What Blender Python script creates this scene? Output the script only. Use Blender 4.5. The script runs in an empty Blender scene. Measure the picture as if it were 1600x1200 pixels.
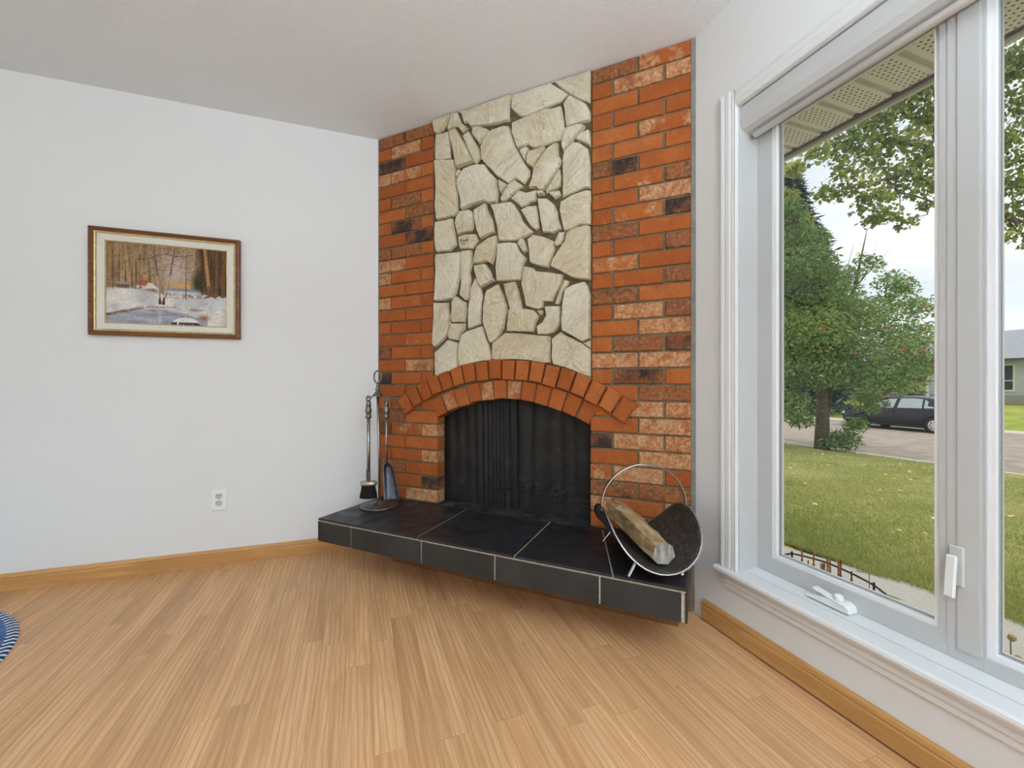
import bpy, bmesh, math, random
import numpy as np
from mathutils import Vector, Matrix

random.seed(7)
rng = np.random.default_rng(11)
scene = bpy.context.scene
COL = scene.collection
PI = math.pi

# ------------------------------------------------------------------ camera
cam_d = bpy.data.cameras.new('camera')
cam = bpy.data.objects.new('camera', cam_d)
COL.objects.link(cam)
cam.location = (0, 0, 0.966)
cam.rotation_euler = (PI / 2, 0, -math.radians(19.8))
cam_d.sensor_width = 36
cam_d.lens = 653 / 1600 * 36
cam_d.clip_start = 0.02
cam_d.clip_end = 400
scene.camera = cam

# ------------------------------------------------------------------ sky
world = bpy.data.worlds.new('sky')
scene.world = world
world.use_nodes = True
wn, wl = world.node_tree.nodes, world.node_tree.links
wn.clear()
w_out = wn.new('ShaderNodeOutputWorld')
w_bg = wn.new('ShaderNodeBackground')
w_tc = wn.new('ShaderNodeTexCoord')
w_map = wn.new('ShaderNodeMapping')
w_map.inputs['Scale'].default_value = (1.2, 1.2, 5.0)
w_noise = wn.new('ShaderNodeTexNoise')
w_noise.inputs['Scale'].default_value = 2.2
w_noise.inputs['Detail'].default_value = 5
w_ramp = wn.new('ShaderNodeValToRGB')
w_ramp.color_ramp.elements[0].position = 0.36
w_ramp.color_ramp.elements[0].color = (0.80, 0.87, 0.93, 1)
w_ramp.color_ramp.elements[1].position = 0.58
w_ramp.color_ramp.elements[1].color = (1.0, 1.0, 1.0, 1)
wl.new(w_tc.outputs['Generated'], w_map.inputs['Vector'])
wl.new(w_map.outputs['Vector'], w_noise.inputs['Vector'])
wl.new(w_noise.outputs['Fac'], w_ramp.inputs['Fac'])
wl.new(w_ramp.outputs['Color'], w_bg.inputs['Color'])
w_bg.inputs['Strength'].default_value = 1.12
wl.new(w_bg.outputs['Background'], w_out.inputs['Surface'])

# veiled high sun
sun_d = bpy.data.lights.new('sun', 'SUN')
sun_d.energy = 2.6
sun_d.angle = math.radians(40)
sun_d.color = (1.0, 0.97, 0.92)
sun = bpy.data.objects.new('sun', sun_d)
COL.objects.link(sun)
sun.rotation_euler = (math.radians(30), math.radians(10), 0)

# soft fill lights added out of view, from the left and from behind
def area(name, loc, target, sx, sy, power, color):
    d = bpy.data.lights.new(name, 'AREA')
    d.shape = 'RECTANGLE'
    d.size, d.size_y, d.energy, d.color = sx, sy, power, color
    o = bpy.data.objects.new(name, d)
    COL.objects.link(o)
    o.location = loc
    o.rotation_euler = (Vector(target) - Vector(loc)).to_track_quat('-Z', 'Y').to_euler()
    return o
area('fill_light_side', (-3.3, -0.6, 1.35), (0, 0.6, 1.5), 2.2, 1.7, 14, (0.80, 0.91, 1.0))
area('fill_light_rear', (-0.3, -2.95, 1.35), (-0.1, 2.6, 2.7), 3.0, 1.8, 27, (0.80, 0.91, 1.0))

vs = scene.view_settings
vs.view_transform = 'Standard'
vs.look = 'None'
vs.gamma = 1.0
vs.use_curve_mapping = False
vs.exposure = 0.0

# ------------------------------------------------------------------ helpers
def link(o, parent=None):
    COL.objects.link(o)
    if parent is not None:
        o.parent = parent
    return o

def tag(o, label=None, cat=None, group=None, kind=None):
    if label: o['label'] = label
    if cat: o['category'] = cat
    if group: o['group'] = group
    if kind: o['kind'] = kind
    return o

def thing(name, label, cat, loc=(0, 0, 0), rz=0.0, group=None, kind=None):
    o = bpy.data.objects.new(name, None)
    o.empty_display_size = 0.05
    o.location = loc
    o.rotation_euler = (0, 0, rz)
    link(o)
    return tag(o, label, cat, group, kind)

def mesh(name, verts, faces, smooth=False):
    me = bpy.data.meshes.new(name)
    me.from_pydata([tuple(v) for v in verts], [], faces)
    me.validate()
    bm = bmesh.new(); bm.from_mesh(me)
    bmesh.ops.recalc_face_normals(bm, faces=bm.faces)
    bm.to_mesh(me); bm.free()
    if smooth:
        me.polygons.foreach_set('use_smooth', [True] * len(me.polygons))
    return me

def put(name, me, mat, parent=None, loc=None, rot=None):
    o = bpy.data.objects.new(name, me)
    if mat is not None and len(me.materials) == 0:
        me.materials.append(mat)
    if loc is not None: o.location = loc
    if rot is not None: o.rotation_euler = rot
    return link(o, parent)

def obj(name, vf, mat, parent=None, smooth=False):
    return put(name, mesh(name, vf[0], vf[1], smooth), mat, parent)

def join(*parts):
    V, F = [], []
    for v, f in parts:
        n = len(V)
        V += [tuple(p) for p in v]
        F += [tuple(i + n for i in q) for q in f]
    return V, F

def box(x0, x1, y0, y1, z0, z1, ch=0.0):
    if ch <= 0:
        v = [(x, y, z) for z in (z0, z1) for y in (y0, y1) for x in (x0, x1)]
        f = [(0, 2, 3, 1), (4, 5, 7, 6), (0, 1, 5, 4), (2, 6, 7, 3), (0, 4, 6, 2), (1, 3, 7, 5)]
        return v, f
    bm = bmesh.new()
    bmesh.ops.create_cube(bm, size=1)
    for p in bm.verts:
        p.co = Vector(((x0 + x1) / 2 + p.co.x * (x1 - x0), (y0 + y1) / 2 + p.co.y * (y1 - y0), (z0 + z1) / 2 + p.co.z * (z1 - z0)))
    bmesh.ops.bevel(bm, geom=list(bm.edges), offset=ch, segments=1, affect='EDGES')
    r = ([tuple(p.co) for p in bm.verts], [tuple(q.index for q in fc.verts) for fc in bm.faces]) if not bm.verts.index_update() else None
    bm.free()
    return r

def extrude(poly, axis, a0, a1):
    """poly: 2-D outline; axis 'x','y','z' is the extrusion axis (other two axes in order)."""
    def P(p, a):
        return {'x': (a, p[0], p[1]), 'y': (p[0], a, p[1]), 'z': (p[0], p[1], a)}[axis]
    n = len(poly)
    v = [P(p, a0) for p in poly] + [P(p, a1) for p in poly]
    f = [tuple(range(n)), tuple(range(2 * n - 1, n - 1, -1))]
    f += [(i, (i + 1) % n, n + (i + 1) % n, n + i) for i in range(n)]
    return v, f

def tube(pts, rad, seg=8, cap=True):
    pts = [Vector(p) for p in pts]
    rad = rad if isinstance(rad, (list, tuple)) else [rad] * len(pts)
    v, f = [], []
    up = Vector((0, 0, 1))
    prev = None
    for i, p in enumerate(pts):
        t = (pts[min(i + 1, len(pts) - 1)] - pts[max(i - 1, 0)]).normalized()
        if prev is None:
            ref = up if abs(t.z) < 0.9 else Vector((1, 0, 0))
            a = t.cross(ref).normalized()
        else:
            a = (prev - t * prev.dot(t)).normalized()
        prev = a
        b = t.cross(a)
        for k in range(seg):
            w = 2 * PI * k / seg
            v.append(p + (a * math.cos(w) + b * math.sin(w)) * rad[i])
    for i in range(len(pts) - 1):
        for k in range(seg):
            f.append((i * seg + k, i * seg + (k + 1) % seg, (i + 1) * seg + (k + 1) % seg, (i + 1) * seg + k))
    if cap:
        f.append(tuple(range(seg)))
        f.append(tuple((len(pts) - 1) * seg + k for k in range(seg)))
    return v, f

def lathe(prof, seg=20, c=(0, 0, 0)):
    """prof: (radius, z) from bottom to top about a vertical axis."""
    v, f = [], []
    for r, z in prof:
        for k in range(seg):
            w = 2 * PI * k / seg
            v.append((c[0] + r * math.cos(w), c[1] + r * math.sin(w), c[2] + z))
    for i in range(len(prof) - 1):
        for k in range(seg):
            f.append((i * seg + k, i * seg + (k + 1) % seg, (i + 1) * seg + (k + 1) % seg, (i + 1) * seg + k))
    f.append(tuple(range(seg)))
    f.append(tuple((len(prof) - 1) * seg + k for k in range(seg)))
    return v, f

def xf(vf, M):
    return [tuple(M @ Vector(p)) for p in vf[0]], vf[1]

def inset(poly, d):
    n = len(poly)
    A = sum(poly[i][0] * poly[(i + 1) % n][1] - poly[(i + 1) % n][0] * poly[i][1] for i in range(n))
    sg = 1 if A > 0 else -1
    out = []
    for i in range(n):
        p0, p1, p2 = Vector(poly[i - 1]), Vector(poly[i]), Vector(poly[(i + 1) % n])
        e1, e2 = (p1 - p0), (p2 - p1)
        if e1.length < 1e-6 or e2.length < 1e-6:
            out.append(tuple(p1)); continue
        e1.normalize(); e2.normalize()
        n1, n2 = Vector((-e1.y, e1.x)) * sg, Vector((-e2.y, e2.x)) * sg
        m = n1 + n2
        k = d / max(0.5, m.length_squared / 2)
        out.append(tuple(p1 + m * k))
    return out

def slab(poly, front, back, ch):
    """poly in (s,z); front/back along local y (front is nearer the room: smaller y); chamfered front edge."""
    ip = inset(poly, ch)
    n = len(poly)
    v = [(p[0], back, p[1]) for p in poly] + [(p[0], front + ch, p[1]) for p in poly] + [(p[0], front, p[1]) for p in ip]
    f = []
    for r in (0, 1):
        f += [(r * n + i, r * n + (i + 1) % n, (r + 1) * n + (i + 1) % n, (r + 1) * n + i) for i in range(n)]
    f.append(tuple(range(2 * n, 3 * n)))
    f.append(tuple(range(n)))
    return v, f

def clip(poly, nx, nz, d):
    """keep the side nx*s+nz*z >= d"""
    out = []
    n = len(poly)
    for i in range(n):
        a, b = poly[i], poly[(i + 1) % n]
        da, db = nx * a[0] + nz * a[1] - d, nx * b[0] + nz * b[1] - d
        if da >= 0: out.append(a)
        if (da >= 0) != (db >= 0):
            t = da / (da - db)
            out.append((a[0] + (b[0] - a[0]) * t, a[1] + (b[1] - a[1]) * t))
    return out

def parea(p):
    return abs(sum(p[i][0] * p[(i + 1) % len(p)][1] - p[(i + 1) % len(p)][0] * p[i][1] for i in range(len(p)))) / 2 if len(p) > 2 else 0

# ------------------------------------------------------------------ materials
class NT:
    def __init__(self, name):
        self.m = bpy.data.materials.new(name)
        self.m.use_nodes = True
        self.n, self.l = self.m.node_tree.nodes, self.m.node_tree.links
        self.b = self.n['Principled BSDF']
        self.out = self.n['Material Output']
    def node(self, t, **k):
        x = self.n.new('ShaderNode' + t)
        for a, v in k.items():
            if a in x.inputs.keys(): x.inputs[a].default_value = v
            else: setattr(x, a, v)
        return x
    def link(self, a, b): self.l.new(a, b)
    def pos(self, scale=(1, 1, 1), rand=0.0, rot=(0, 0, 0)):
        g = self.node('NewGeometry')
        src = g.outputs['Position']
        if rand:
            oi = self.node('ObjectInfo')
            mu = self.node('Math', operation='MULTIPLY'); mu.inputs[1].default_value = rand
            self.link(oi.outputs['Random'], mu.inputs[0])
            ad = self.node('VectorMath', operation='ADD')
            self.link(src, ad.inputs[0]); self.link(mu.outputs[0], ad.inputs[1])
            src = ad.outputs[0]
        mp = self.node('Mapping')
        mp.inputs['Scale'].default_value = scale
        mp.inputs['Rotation'].default_value = rot
        self.link(src, mp.inputs['Vector'])
        return mp.outputs['Vector']
    def noise(self, vec, scale, detail=4, rough=0.55, dist=0.0):
        x = self.node('TexNoise')
        x.inputs['Scale'].default_value = scale
        x.inputs['Detail'].default_value = detail
        x.inputs['Roughness'].default_value = rough
        x.inputs['Distortion'].default_value = dist
        self.link(vec, x.inputs['Vector'])
        return x.outputs['Fac']
    def ramp(self, fac, stops):
        r = self.node('ValToRGB')
        e = r.color_ramp.elements
        while len(e) < len(stops): e.new(0.5)
        for i, (p, c) in enumerate(stops):
            e[i].position = p
            e[i].color = (*c, 1) if len(c) == 3 else c
        self.link(fac, r.inputs['Fac'])
        return r.outputs['Color']
    def mix(self, fac, a, b, mode='MIX'):
        x = self.node('Mix', data_type='RGBA', blend_type=mode)
        for sock, val in ((x.inputs[0], fac), (x.inputs[6], a), (x.inputs[7], b)):
            if hasattr(val, 'links'): self.link(val, sock)
            elif isinstance(val, (int, float)): sock.default_value = val
            else: sock.default_value = (*val, 1) if len(val) == 3 else val
        return x.outputs[2]
    def bump(self, h, strength, dist=0.01):
        x = self.node('Bump')
        x.inputs['Strength'].default_value = strength
        x.inputs['Distance'].default_value = dist
        self.link(h, x.inputs['Height'])
        self.link(x.outputs['Normal'], self.b.inputs['Normal'])
    def color(self, c):
        if hasattr(c, 'links'): self.link(c, self.b.inputs['Base Color'])
        else: self.b.inputs['Base Color'].default_value = (*c, 1)
    def set(self, rough=0.5, metal=0.0, spec=0.5):
        self.b.inputs['Roughness'].default_value = rough
        self.b.inputs['Metallic'].default_value = metal
        self.b.inputs['Specular IOR Level'].default_value = spec
        return self

def simple(name, c, rough=0.5, metal=0.0, spec=0.5, var=0.0, vscale=20.0, bump=0.0, bscale=80.0, bdist=0.003):
    t = NT(name).set(rough, metal, spec)
    if var:
        v = t.noise(t.pos(), vscale, 4)
        lo, hi = tuple(x * (1 - var) for x in c), tuple(min(1, x * (1 + var)) for x in c)
        t.color(t.ramp(v, [(0.3, lo), (0.7, hi)]))
    else:
        t.color(c)
    if bump:
        t.bump(t.noise(t.pos(), bscale, 3), bump, bdist)
    return t.m

def mat_brick(name, kind):
    t = NT(name).set(0.88, 0, 0.2)
    p = t.pos(rand=37.0)
    n1 = t.noise(p, 9, 5, 0.6)
    n2 = t.noise(p, 75, 5, 0.7)
    n3 = t.noise(p, 30, 6, 0.75, 0.6)
    n4 = t.noise(p, 240, 3, 0.7)
    oi = t.node('ObjectInfo')
    tone = t.ramp(oi.outputs['Random'], [(0.0, (0.40, 0.105, 0.026)), (0.5, (0.50, 0.140, 0.032)), (1.0, (0.55, 0.175, 0.046))])
    base = t.mix(t.ramp(n1, [(0.35, (0, 0, 0)), (0.72, (0.6,) * 3)]), tone, (0.31, 0.072, 0.020))
    base = t.mix(t.ramp(n3, [(0.55, (0, 0, 0)), (0.75, (0.55,) * 3)]), base, (0.60, 0.27, 0.09))
    base = t.mix(t.ramp(n2, [(0.58, (0, 0, 0)), (0.70, (0.8,) * 3)]), base, (0.24, 0.055, 0.018))
    base = t.mix(t.ramp(n4, [(0.30, (0.45,) * 3), (0.5, (0, 0, 0))]), base, (0.27, 0.065, 0.02))
    pale = t.ramp(n2, [(0.3, (0.42, 0.19, 0.075)), (0.5, (0.58, 0.33, 0.165)), (0.7, (0.74, 0.56, 0.37))])
    dark = t.ramp(n2, [(0.3, (0.028, 0.022, 0.020)), (0.6, (0.07, 0.045, 0.035)), (0.75, (0.30, 0.12, 0.06))])
    brown = t.ramp(n2, [(0.3, (0.12, 0.050, 0.024)), (0.52, (0.28, 0.115, 0.050)), (0.72, (0.50, 0.29, 0.15))])
    if kind == 'o':
        c = t.mix(t.ramp(n3, [(0.68, (0, 0, 0)), (0.78, (0.6,) * 3)]), base, pale)
    elif kind == 'p':
        c = t.mix(t.ramp(n3, [(0.38, (0, 0, 0)), (0.56, (0.88,) * 3)]), base, pale)
        c = t.mix(t.ramp(n1, [(0.58, (0, 0, 0)), (0.70, (0.6,) * 3)]), c, brown)
    elif kind == 'h':
        c = t.mix(t.ramp(n1, [(0.48, (0, 0, 0)), (0.56, (0.85,) * 3)]), base, t.mix(t.ramp(n3, [(0.40, (0, 0, 0)), (0.55, (1, 1, 1))]), base, pale))
    elif kind == 'd':
        c = t.mix(t.ramp(n1, [(0.42, (1, 1, 1)), (0.60, (0.15,) * 3)]), t.mix(t.ramp(n3, [(0.4, (0, 0, 0)), (0.5, (0.8,) * 3)]), base, brown), dark)
    else:
        c = t.mix(t.ramp(n3, [(0.36, (0, 0, 0)), (0.52, (0.95,) * 3)]), base, brown)
        c = t.mix(t.ramp(n1, [(0.30, (0.9,) * 3), (0.42, (0, 0, 0))]), c, dark)
    t.color(c)
    ad = t.node('Math', operation='ADD')
    t.link(n2, ad.inputs[0]); t.link(n4, ad.inputs[1])
    t.bump(ad.outputs[0], 0.8, 0.004)
    return t.m

M = {}
for k in 'ophdb':
    M['brick_' + k] = mat_brick('brick_' + k, k)

def mat_wood(name, c0, c1, c2, along='y', rand=31.0, rough=0.35, tone=0.0):
    t = NT(name).set(rough, 0, 0.4)
    sc = {'x': (0.9, 14, 14), 'y': (14, 0.9, 14), 'z': (14, 14, 0.9)}[along]
    p = t.pos(sc, rand)
    g1 = t.noise(p, 1.6, 5, 0.6, 0.9)
    sc2 = {'x': (2.0, 90, 90), 'y': (90, 2.0, 90), 'z': (90, 90, 2.0)}[along]
    g2 = t.noise(t.pos(sc2, rand), 1.6, 3, 0.6)
    sc3 = {'x': (1.6, 11, 11), 'y': (11, 1.6, 11), 'z': (11, 11, 1.6)}[along]
    wv = t.node('TexWave', wave_type='RINGS', rings_direction='SPHERICAL')
    wv.inputs['Scale'].default_value = 2.2
    wv.inputs['Distortion'].default_value = 5.0
    wv.inputs['Detail'].default_value = 3
    t.link(t.pos(sc3, rand), wv.inputs['Vector'])
    c = t.ramp(g1, [(0.30, c0), (0.52, c1), (0.72, c2)])
    c = t.mix(t.ramp(wv.outputs['Fac'], [(0.0, (0.65,) * 3), (0.40, (0, 0, 0))]), c, c0)
    c = t.mix(t.ramp(g2, [(0.35, (0.5,) * 3), (0.55, (0, 0, 0))]), c, c0)
    if tone:
        oi = t.node('ObjectInfo')
        k = t.ramp(oi.outputs['Random'], [(0.0, (1 - tone, 1 - tone * 1.15, 1 - tone * 1.3)), (0.5, (1, 1, 1)), (1.0, (1 + tone * 0.45, 1 + tone * 0.45, 1 + tone * 0.45))])
        c = t.mix(1.0, c, k, 'MULTIPLY')
    t.color(c)
    return t.m

M['plank'] = mat_wood('laminate_oak', (0.56, 0.300, 0.135), (0.76, 0.440, 0.215), (0.84, 0.53, 0.29), 'y', 31.0, 0.40, 0.12)
M['oak_x'] = mat_wood('oak_trim_x', (0.50, 0.25, 0.082), (0.62, 0.335, 0.118), (0.70, 0.40, 0.155), 'x', 0.0, 0.4)
M['oak_y'] = mat_wood('oak_trim_y', (0.50, 0.25, 0.082), (0.62, 0.335, 0.118), (0.70, 0.40, 0.155), 'y', 0.0, 0.4)
M['plinth'] = mat_wood('stained_plinth', (0.16, 0.07, 0.025), (0.22, 0.10, 0.035), (0.28, 0.13, 0.05), 'x', 0.0, 0.5)
M['frame_wood'] = mat_wood('frame_walnut', (0.12, 0.042, 0.012), (0.20, 0.075, 0.022), (0.28, 0.12, 0.04), 'x', 0.0, 0.35)
M['wall'] = simple('wall_paint', (0.80, 0.795, 0.78), 0.85, 0, 0.2, 0.012, 1.5, 0.10, 160, 0.002)
M['trim'] = simple('white_gloss_trim', (0.78, 0.78, 0.77), 0.38, 0, 0.5)
M['vinyl'] = simple('white_vinyl', (0.57, 0.57, 0.56), 0.32, 0, 0.5)
M['bead'] = simple('white_vinyl_bead', (0.88, 0.88, 0.89), 0.25, 0, 0.5)
M['gasket'] = simple('grey_gasket', (0.42, 0.43, 0.45), 0.5)
M['plastic'] = simple('white_plastic', (0.86, 0.86, 0.85), 0.3)
M['slot'] = simple('dark_slot', (0.05, 0.04, 0.035), 0.7)
t = NT('stippled_ceiling').set(0.95, 0, 0.1)
t.color((0.89, 0.895, 0.90))
pv = t.pos()
t.bump(t.noise(pv, 150, 4, 0.6), 0.75, 0.008)
M['ceiling'] = t.m
M['mortar'] = simple('grey_mortar', (0.20, 0.155, 0.095), 0.95, 0, 0.1, 0.25, 25, 0.5, 150)
M['mortar_stone'] = simple('stone_mortar', (0.13, 0.10, 0.058), 0.95, 0, 0.1, 0.35, 30, 0.6, 120)
M['caulk'] = simple('grey_render', (0.24, 0.225, 0.20), 0.9, 0, 0.2, 0.15, 25, 0.3, 90)

t = NT('cream_split_stone').set(0.9, 0, 0.2)
p = t.pos(rand=23.0)
a = t.noise(p, 5, 5, 0.6, 0.5)
oi = t.node('ObjectInfo')
vr = t.node('VectorRotate', rotation_type='AXIS_ANGLE')
vr.inputs['Axis'].default_value = (0.7071, 0.7071, 0)
am = t.node('Math', operation='MULTIPLY'); am.inputs[1].default_value = 19.0
t.link(oi.outputs['Random'], am.inputs[0]); t.link(am.outputs[0], vr.inputs['Angle'])
t.link(p, vr.inputs['Vector'])
vm = t.node('Mapping'); vm.inputs['Scale'].default_value = (4, 4, 18)
t.link(vr.outputs[0], vm.inputs['Vector'])
st = t.noise(vm.outputs[0], 2.2, 6, 0.68, 1.6)
sp = t.noise(p, 70, 5, 0.7)
base = t.ramp(oi.outputs['Random'], [(0.0, (0.76, 0.65, 0.44)), (0.45, (0.83, 0.74, 0.55)), (1.0, (0.87, 0.80, 0.64))])
c = t.mix(t.ramp(a, [(0.40, (0, 0, 0)), (0.72, (0.75,) * 3)]), base, (0.62, 0.48, 0.28))
c = t.mix(t.ramp(st, [(0.52, (0, 0, 0)), (0.68, (0.75,) * 3)]), c, (0.86, 0.80, 0.67))
c = t.mix(t.ramp(st, [(0.33, (0.6,) * 3), (0.43, (0, 0, 0))]), c, (0.48, 0.35, 0.20))
c = t.mix(t.ramp(sp, [(0.31, (0.65,) * 3), (0.41, (0, 0, 0))]), c, (0.38, 0.27, 0.15))
t.color(c)
ad = t.node('Math', operation='ADD')
t.link(st, ad.inputs[0]); t.link(t.noise(p, 35, 6, 0.7), ad.inputs[1])
t.bump(ad.outputs[0], 1.0, 0.012)
M['stone'] = t.m

t = NT('black_slate_tile').set(0.42, 0, 0.5)
p = t.pos()
a = t.noise(p, 6, 6, 0.65, 0.3)
t.color(t.ramp(a, [(0.35, (0.012, 0.012, 0.014)), (0.62, (0.020, 0.020, 0.023)), (0.80, (0.07, 0.07, 0.075))]))
t.link(t.ramp(t.noise(p, 14, 4), [(0.3, (0.30,) * 3), (0.7, (0.55,) * 3)]), t.b.inputs['Roughness'])
t.bump(t.noise(p, 40, 5, 0.6), 0.25, 0.004)
M['tile'] = t.m
M['tile_front'] = simple('black_slate_front', (0.030, 0.030, 0.029), 0.5, 0, 0.4, 0.3, 8, 0.15, 40)
M['grout'] = simple('cream_grout', (0.55, 0.48, 0.36), 0.9, 0, 0.2, 0.2, 60)
t = NT('ashy_inner_hearth').set(0.95, 0, 0.1)
p = t.pos()
t.color(t.ramp(t.noise(p, 11, 6, 0.7), [(0.38, (0.015, 0.015, 0.016)), (0.58, (0.06, 0.058, 0.055)), (0.75, (0.20, 0.19, 0.18))]))
M['ash'] = t.m
t = NT('sooty_firebrick').set(0.95, 0, 0.1)
p = t.pos()
t.color(t.ramp(t.noise(p, 5, 5, 0.6), [(0.35, (0.02, 0.018, 0.016)), (0.60, (0.10, 0.075, 0.055)), (0.78, (0.32, 0.24, 0.17))]))
M['soot'] = t.m
t = NT('black_chain_mesh').set(0.55, 0.3, 0.4)
t.color((0.030, 0.028, 0.027))
p = t.pos((1, 1, 1), 0.0, (0, 0, PI / 4))
w1 = t.node('TexWave', wave_type='BANDS', bands_direction='DIAGONAL'); w1.inputs['Scale'].default_value = 70
t.link(p, w1.inputs['Vector'])
nz = t.noise(p, 9, 3)
tr = t.node('BsdfTransparent')
mx = t.node('MixShader')
mu = t.node('Math', operation='MULTIPLY')
t.link(w1.outputs['Fac'], mu.inputs[0]); mu.inputs[1].default_value = 0.55
t.link(mu.outputs[0], mx.inputs[0])
t.link(t.b.outputs[0], mx.inputs[1]); t.link(tr.outputs[0], mx.inputs[2])
t.link(mx.outputs[0], t.out.inputs['Surface'])
M['chain'] = t.m
M['black_iron'] = simple('black_iron', (0.020, 0.019, 0.018), 0.6, 0.4, 0.4, 0.3, 40)
M['pewter'] = simple('antique_pewter', (0.20, 0.185, 0.16), 0.38, 0.9, 0.5, 0.35, 40)
M['brushed'] = simple('brushed_steel', (0.36, 0.35, 0.34), 0.32, 1.0, 0.5, 0.15, 60)
M['champagne'] = simple('champagne_metal', (0.50, 0.45, 0.37), 0.35, 0.9, 0.5, 0.1, 30)
M['bristle'] = simple('black_bristle', (0.012, 0.011, 0.011), 0.8, 0, 0.2, 0.4, 120, 0.6, 300)
M['scoop'] = simple('grey_scoop', (0.10, 0.105, 0.13), 0.35, 0.8, 0.5, 0.2, 30)
t = NT('worn_dark_sheet_metal').set(0.55, 0.5, 0.5)
p = t.pos()
t.color(t.ramp(t.noise(p, 45, 6, 0.75), [(0.35, (0.040, 0.038, 0.035)), (0.55, (0.075, 0.072, 0.068)), (0.72, (0.22, 0.215, 0.21))]))
t.bump(t.noise(p, 160, 4), 0.3, 0.002)
M['sheet'] = t.m
M['steel'] = simple('polished_steel_edge', (0.55, 0.55, 0.56), 0.22, 1.0, 0.5, 0.1, 40)
t = NT('split_log').set(0.9, 0, 0.2)
p = t.pos((30, 7, 30))
t.color(t.ramp(t.noise(p, 1.2, 5, 0.65, 0.4), [(0.3, (0.20, 0.115, 0.05)), (0.5, (0.40, 0.27, 0.13)), (0.7, (0.60, 0.46, 0.27))]))
t.bump(t.noise(p, 2.0, 5, 0.7), 0.8, 0.01)
M['log'] = t.m
t = NT('weathered_log_end').set(0.95, 0, 0.1)
p = t.pos((60, 60, 9))
t.color(t.ramp(t.noise(p, 1.4, 5, 0.7), [(0.35, (0.15, 0.13, 0.11)), (0.6, (0.42, 0.38, 0.34)), (0.75, (0.62, 0.58, 0.53))]))
M['log_end'] = t.m
M['gold'] = simple('gilt', (0.60, 0.47, 0.24), 0.4, 0.55, 0.5, 0.2, 40)
M['linen'] = simple('linen_liner', (0.74, 0.71, 0.62), 0.9, 0, 0.2, 0.04, 90, 0.3, 500, 0.001)

# ------------------------------------------------------------------ the room
YB, XR, H = 2.647, 1.336, 2.44          # back wall, window wall, ceiling
XL, YR = -3.45, -3.1                    # the walls behind the camera
WT = 0.22
# window opening in the right wall
OY0, OY1, OZ0, OZ1 = -0.90, 1.192, 0.255, 2.012

def struct(name, vf, mat, label=None, cat=None):
    o = obj(name, vf, mat)
    return tag(o, label, cat, kind='structure')

struct('wall_back', box(XL - 0.1, XR + WT, YB, YB + 0.15, -0.02, H), M['wall'], 'plain off-white wall behind the painting and outlet', 'wall')
struct('wall_right', join(
    box(XR, XR + WT, OY1, YB, -0.02, H), box(XR, XR + WT, YR, OY0, -0.02, H),
    box(XR, XR + WT, OY0, OY1, -0.02, OZ0), box(XR, XR + WT, OY0, OY1, OZ1, H)), M['wall'],
    'off-white wall around the tall white window', 'wall')
struct('wall_left', box(XL - 0.12, XL, YR, YB, -0.02, H), M['wall'], 'off-white wall at the far left of the room', 'wall')
struct('wall_rear', box(XL - 0.12, XR + WT, YR - 0.12, YR, -0.02, H), M['wall'], 'off-white wall behind the viewer', 'wall')
struct('ceiling', box(XL - 0.12, XR + WT, YR - 0.12, YB + 0.15, H, H + 0.12), M['ceiling'], 'white stippled ceiling above the fireplace', 'ceiling')

# floor: sub-floor with single laminate strips laid on it
floor = struct('floor', box(XL, XR, YR, YB, -0.03, -0.008), M['plank'], 'oak laminate floor of narrow strips', 'floor')
SW = 0.083
ends_known = {0: 1.081, -7: 1.140, -5: 1.455, -17: 1.426, -9: 1.835, -18: 1.80, -11: 1.645}
prand = random.Random(5)
for k in range(-52, 4):
    x0 = 0.944 + SW * k
    x1 = min(x0 + SW, XR - 0.002)
    if x1 - x0 < 0.01 or x0 < XL: continue
    y = ends_known.get(k, 0.9 + prand.random() * 0.8)
    while y > 0.25: y -= 0.48 + prand.random() * 0.42 if k in ends_known else 0.55 + prand.random() * 0.5
    cuts = [max(y, 0.02)]
    yy = y
    tgt = ends_known.get(k)
    while yy < YB:
        step = 0.55 + prand.random() * 0.65
        if tgt and yy < tgt - 0.3 and yy + step > tgt - 0.35: step = tgt - yy
        yy += step
        cuts.append(min(yy, YB - 0.002))
    for a, b in zip(cuts[:-1], cuts[1:]):
        if b - a < 0.03: continue
        g = 0.0003
        obj('plank', box(x0 + g, x1 - g, a + g, b - g, -0.008, prand.random() * 0.0002), M['plank'], floor)
# the strips behind the camera, out of the photograph
obj('rear_flooring', box(XL, XR, YR, 0.02, -0.008, -0.0002), M['plank'], floor)['kind'] = 'stuff'

def base_profile(t=0.015, h=0.078):
    return [(0, 0), (t, 0), (t, h * 0.66), (t * 0.80, h * 0.72), (t * 0.95, h * 0.80), (t * 0.75, h * 0.93), (t * 0.30, h), (0, h)]
bp = base_profile()
struct('baseboard_back', extrude([(YB - a, b) for a, b in bp], 'x', XL, 0.14), M['oak_x'], 'golden oak baseboard along the painting wall', 'baseboard')
struct('baseboard_right', extrude([(XR - a, b) for a, b in bp], 'y', YR, 1.36), M['oak_y'], 'golden oak baseboard under the window', 'baseboard')

# ------------------------------------------------------------------ fireplace across the corner
# local x runs along the brick face, local y into the wall, z up
FP = thing('fireplace', 'corner fireplace of orange brick with cream stone panel, arched opening and raised black tile hearth', 'fireplace', (0.089, YB, 0), -PI / 4)
FW = 1.764
ZH = 0.2967                              # top of the hearth
CI, RI0, RI1 = (0.862, 0.009), 0.879, 0.977
CO, RO0, RO1 = (0.848, -0.060), 1.051, 1.150
OS0, OS1 = 0.436, 1.306

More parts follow.
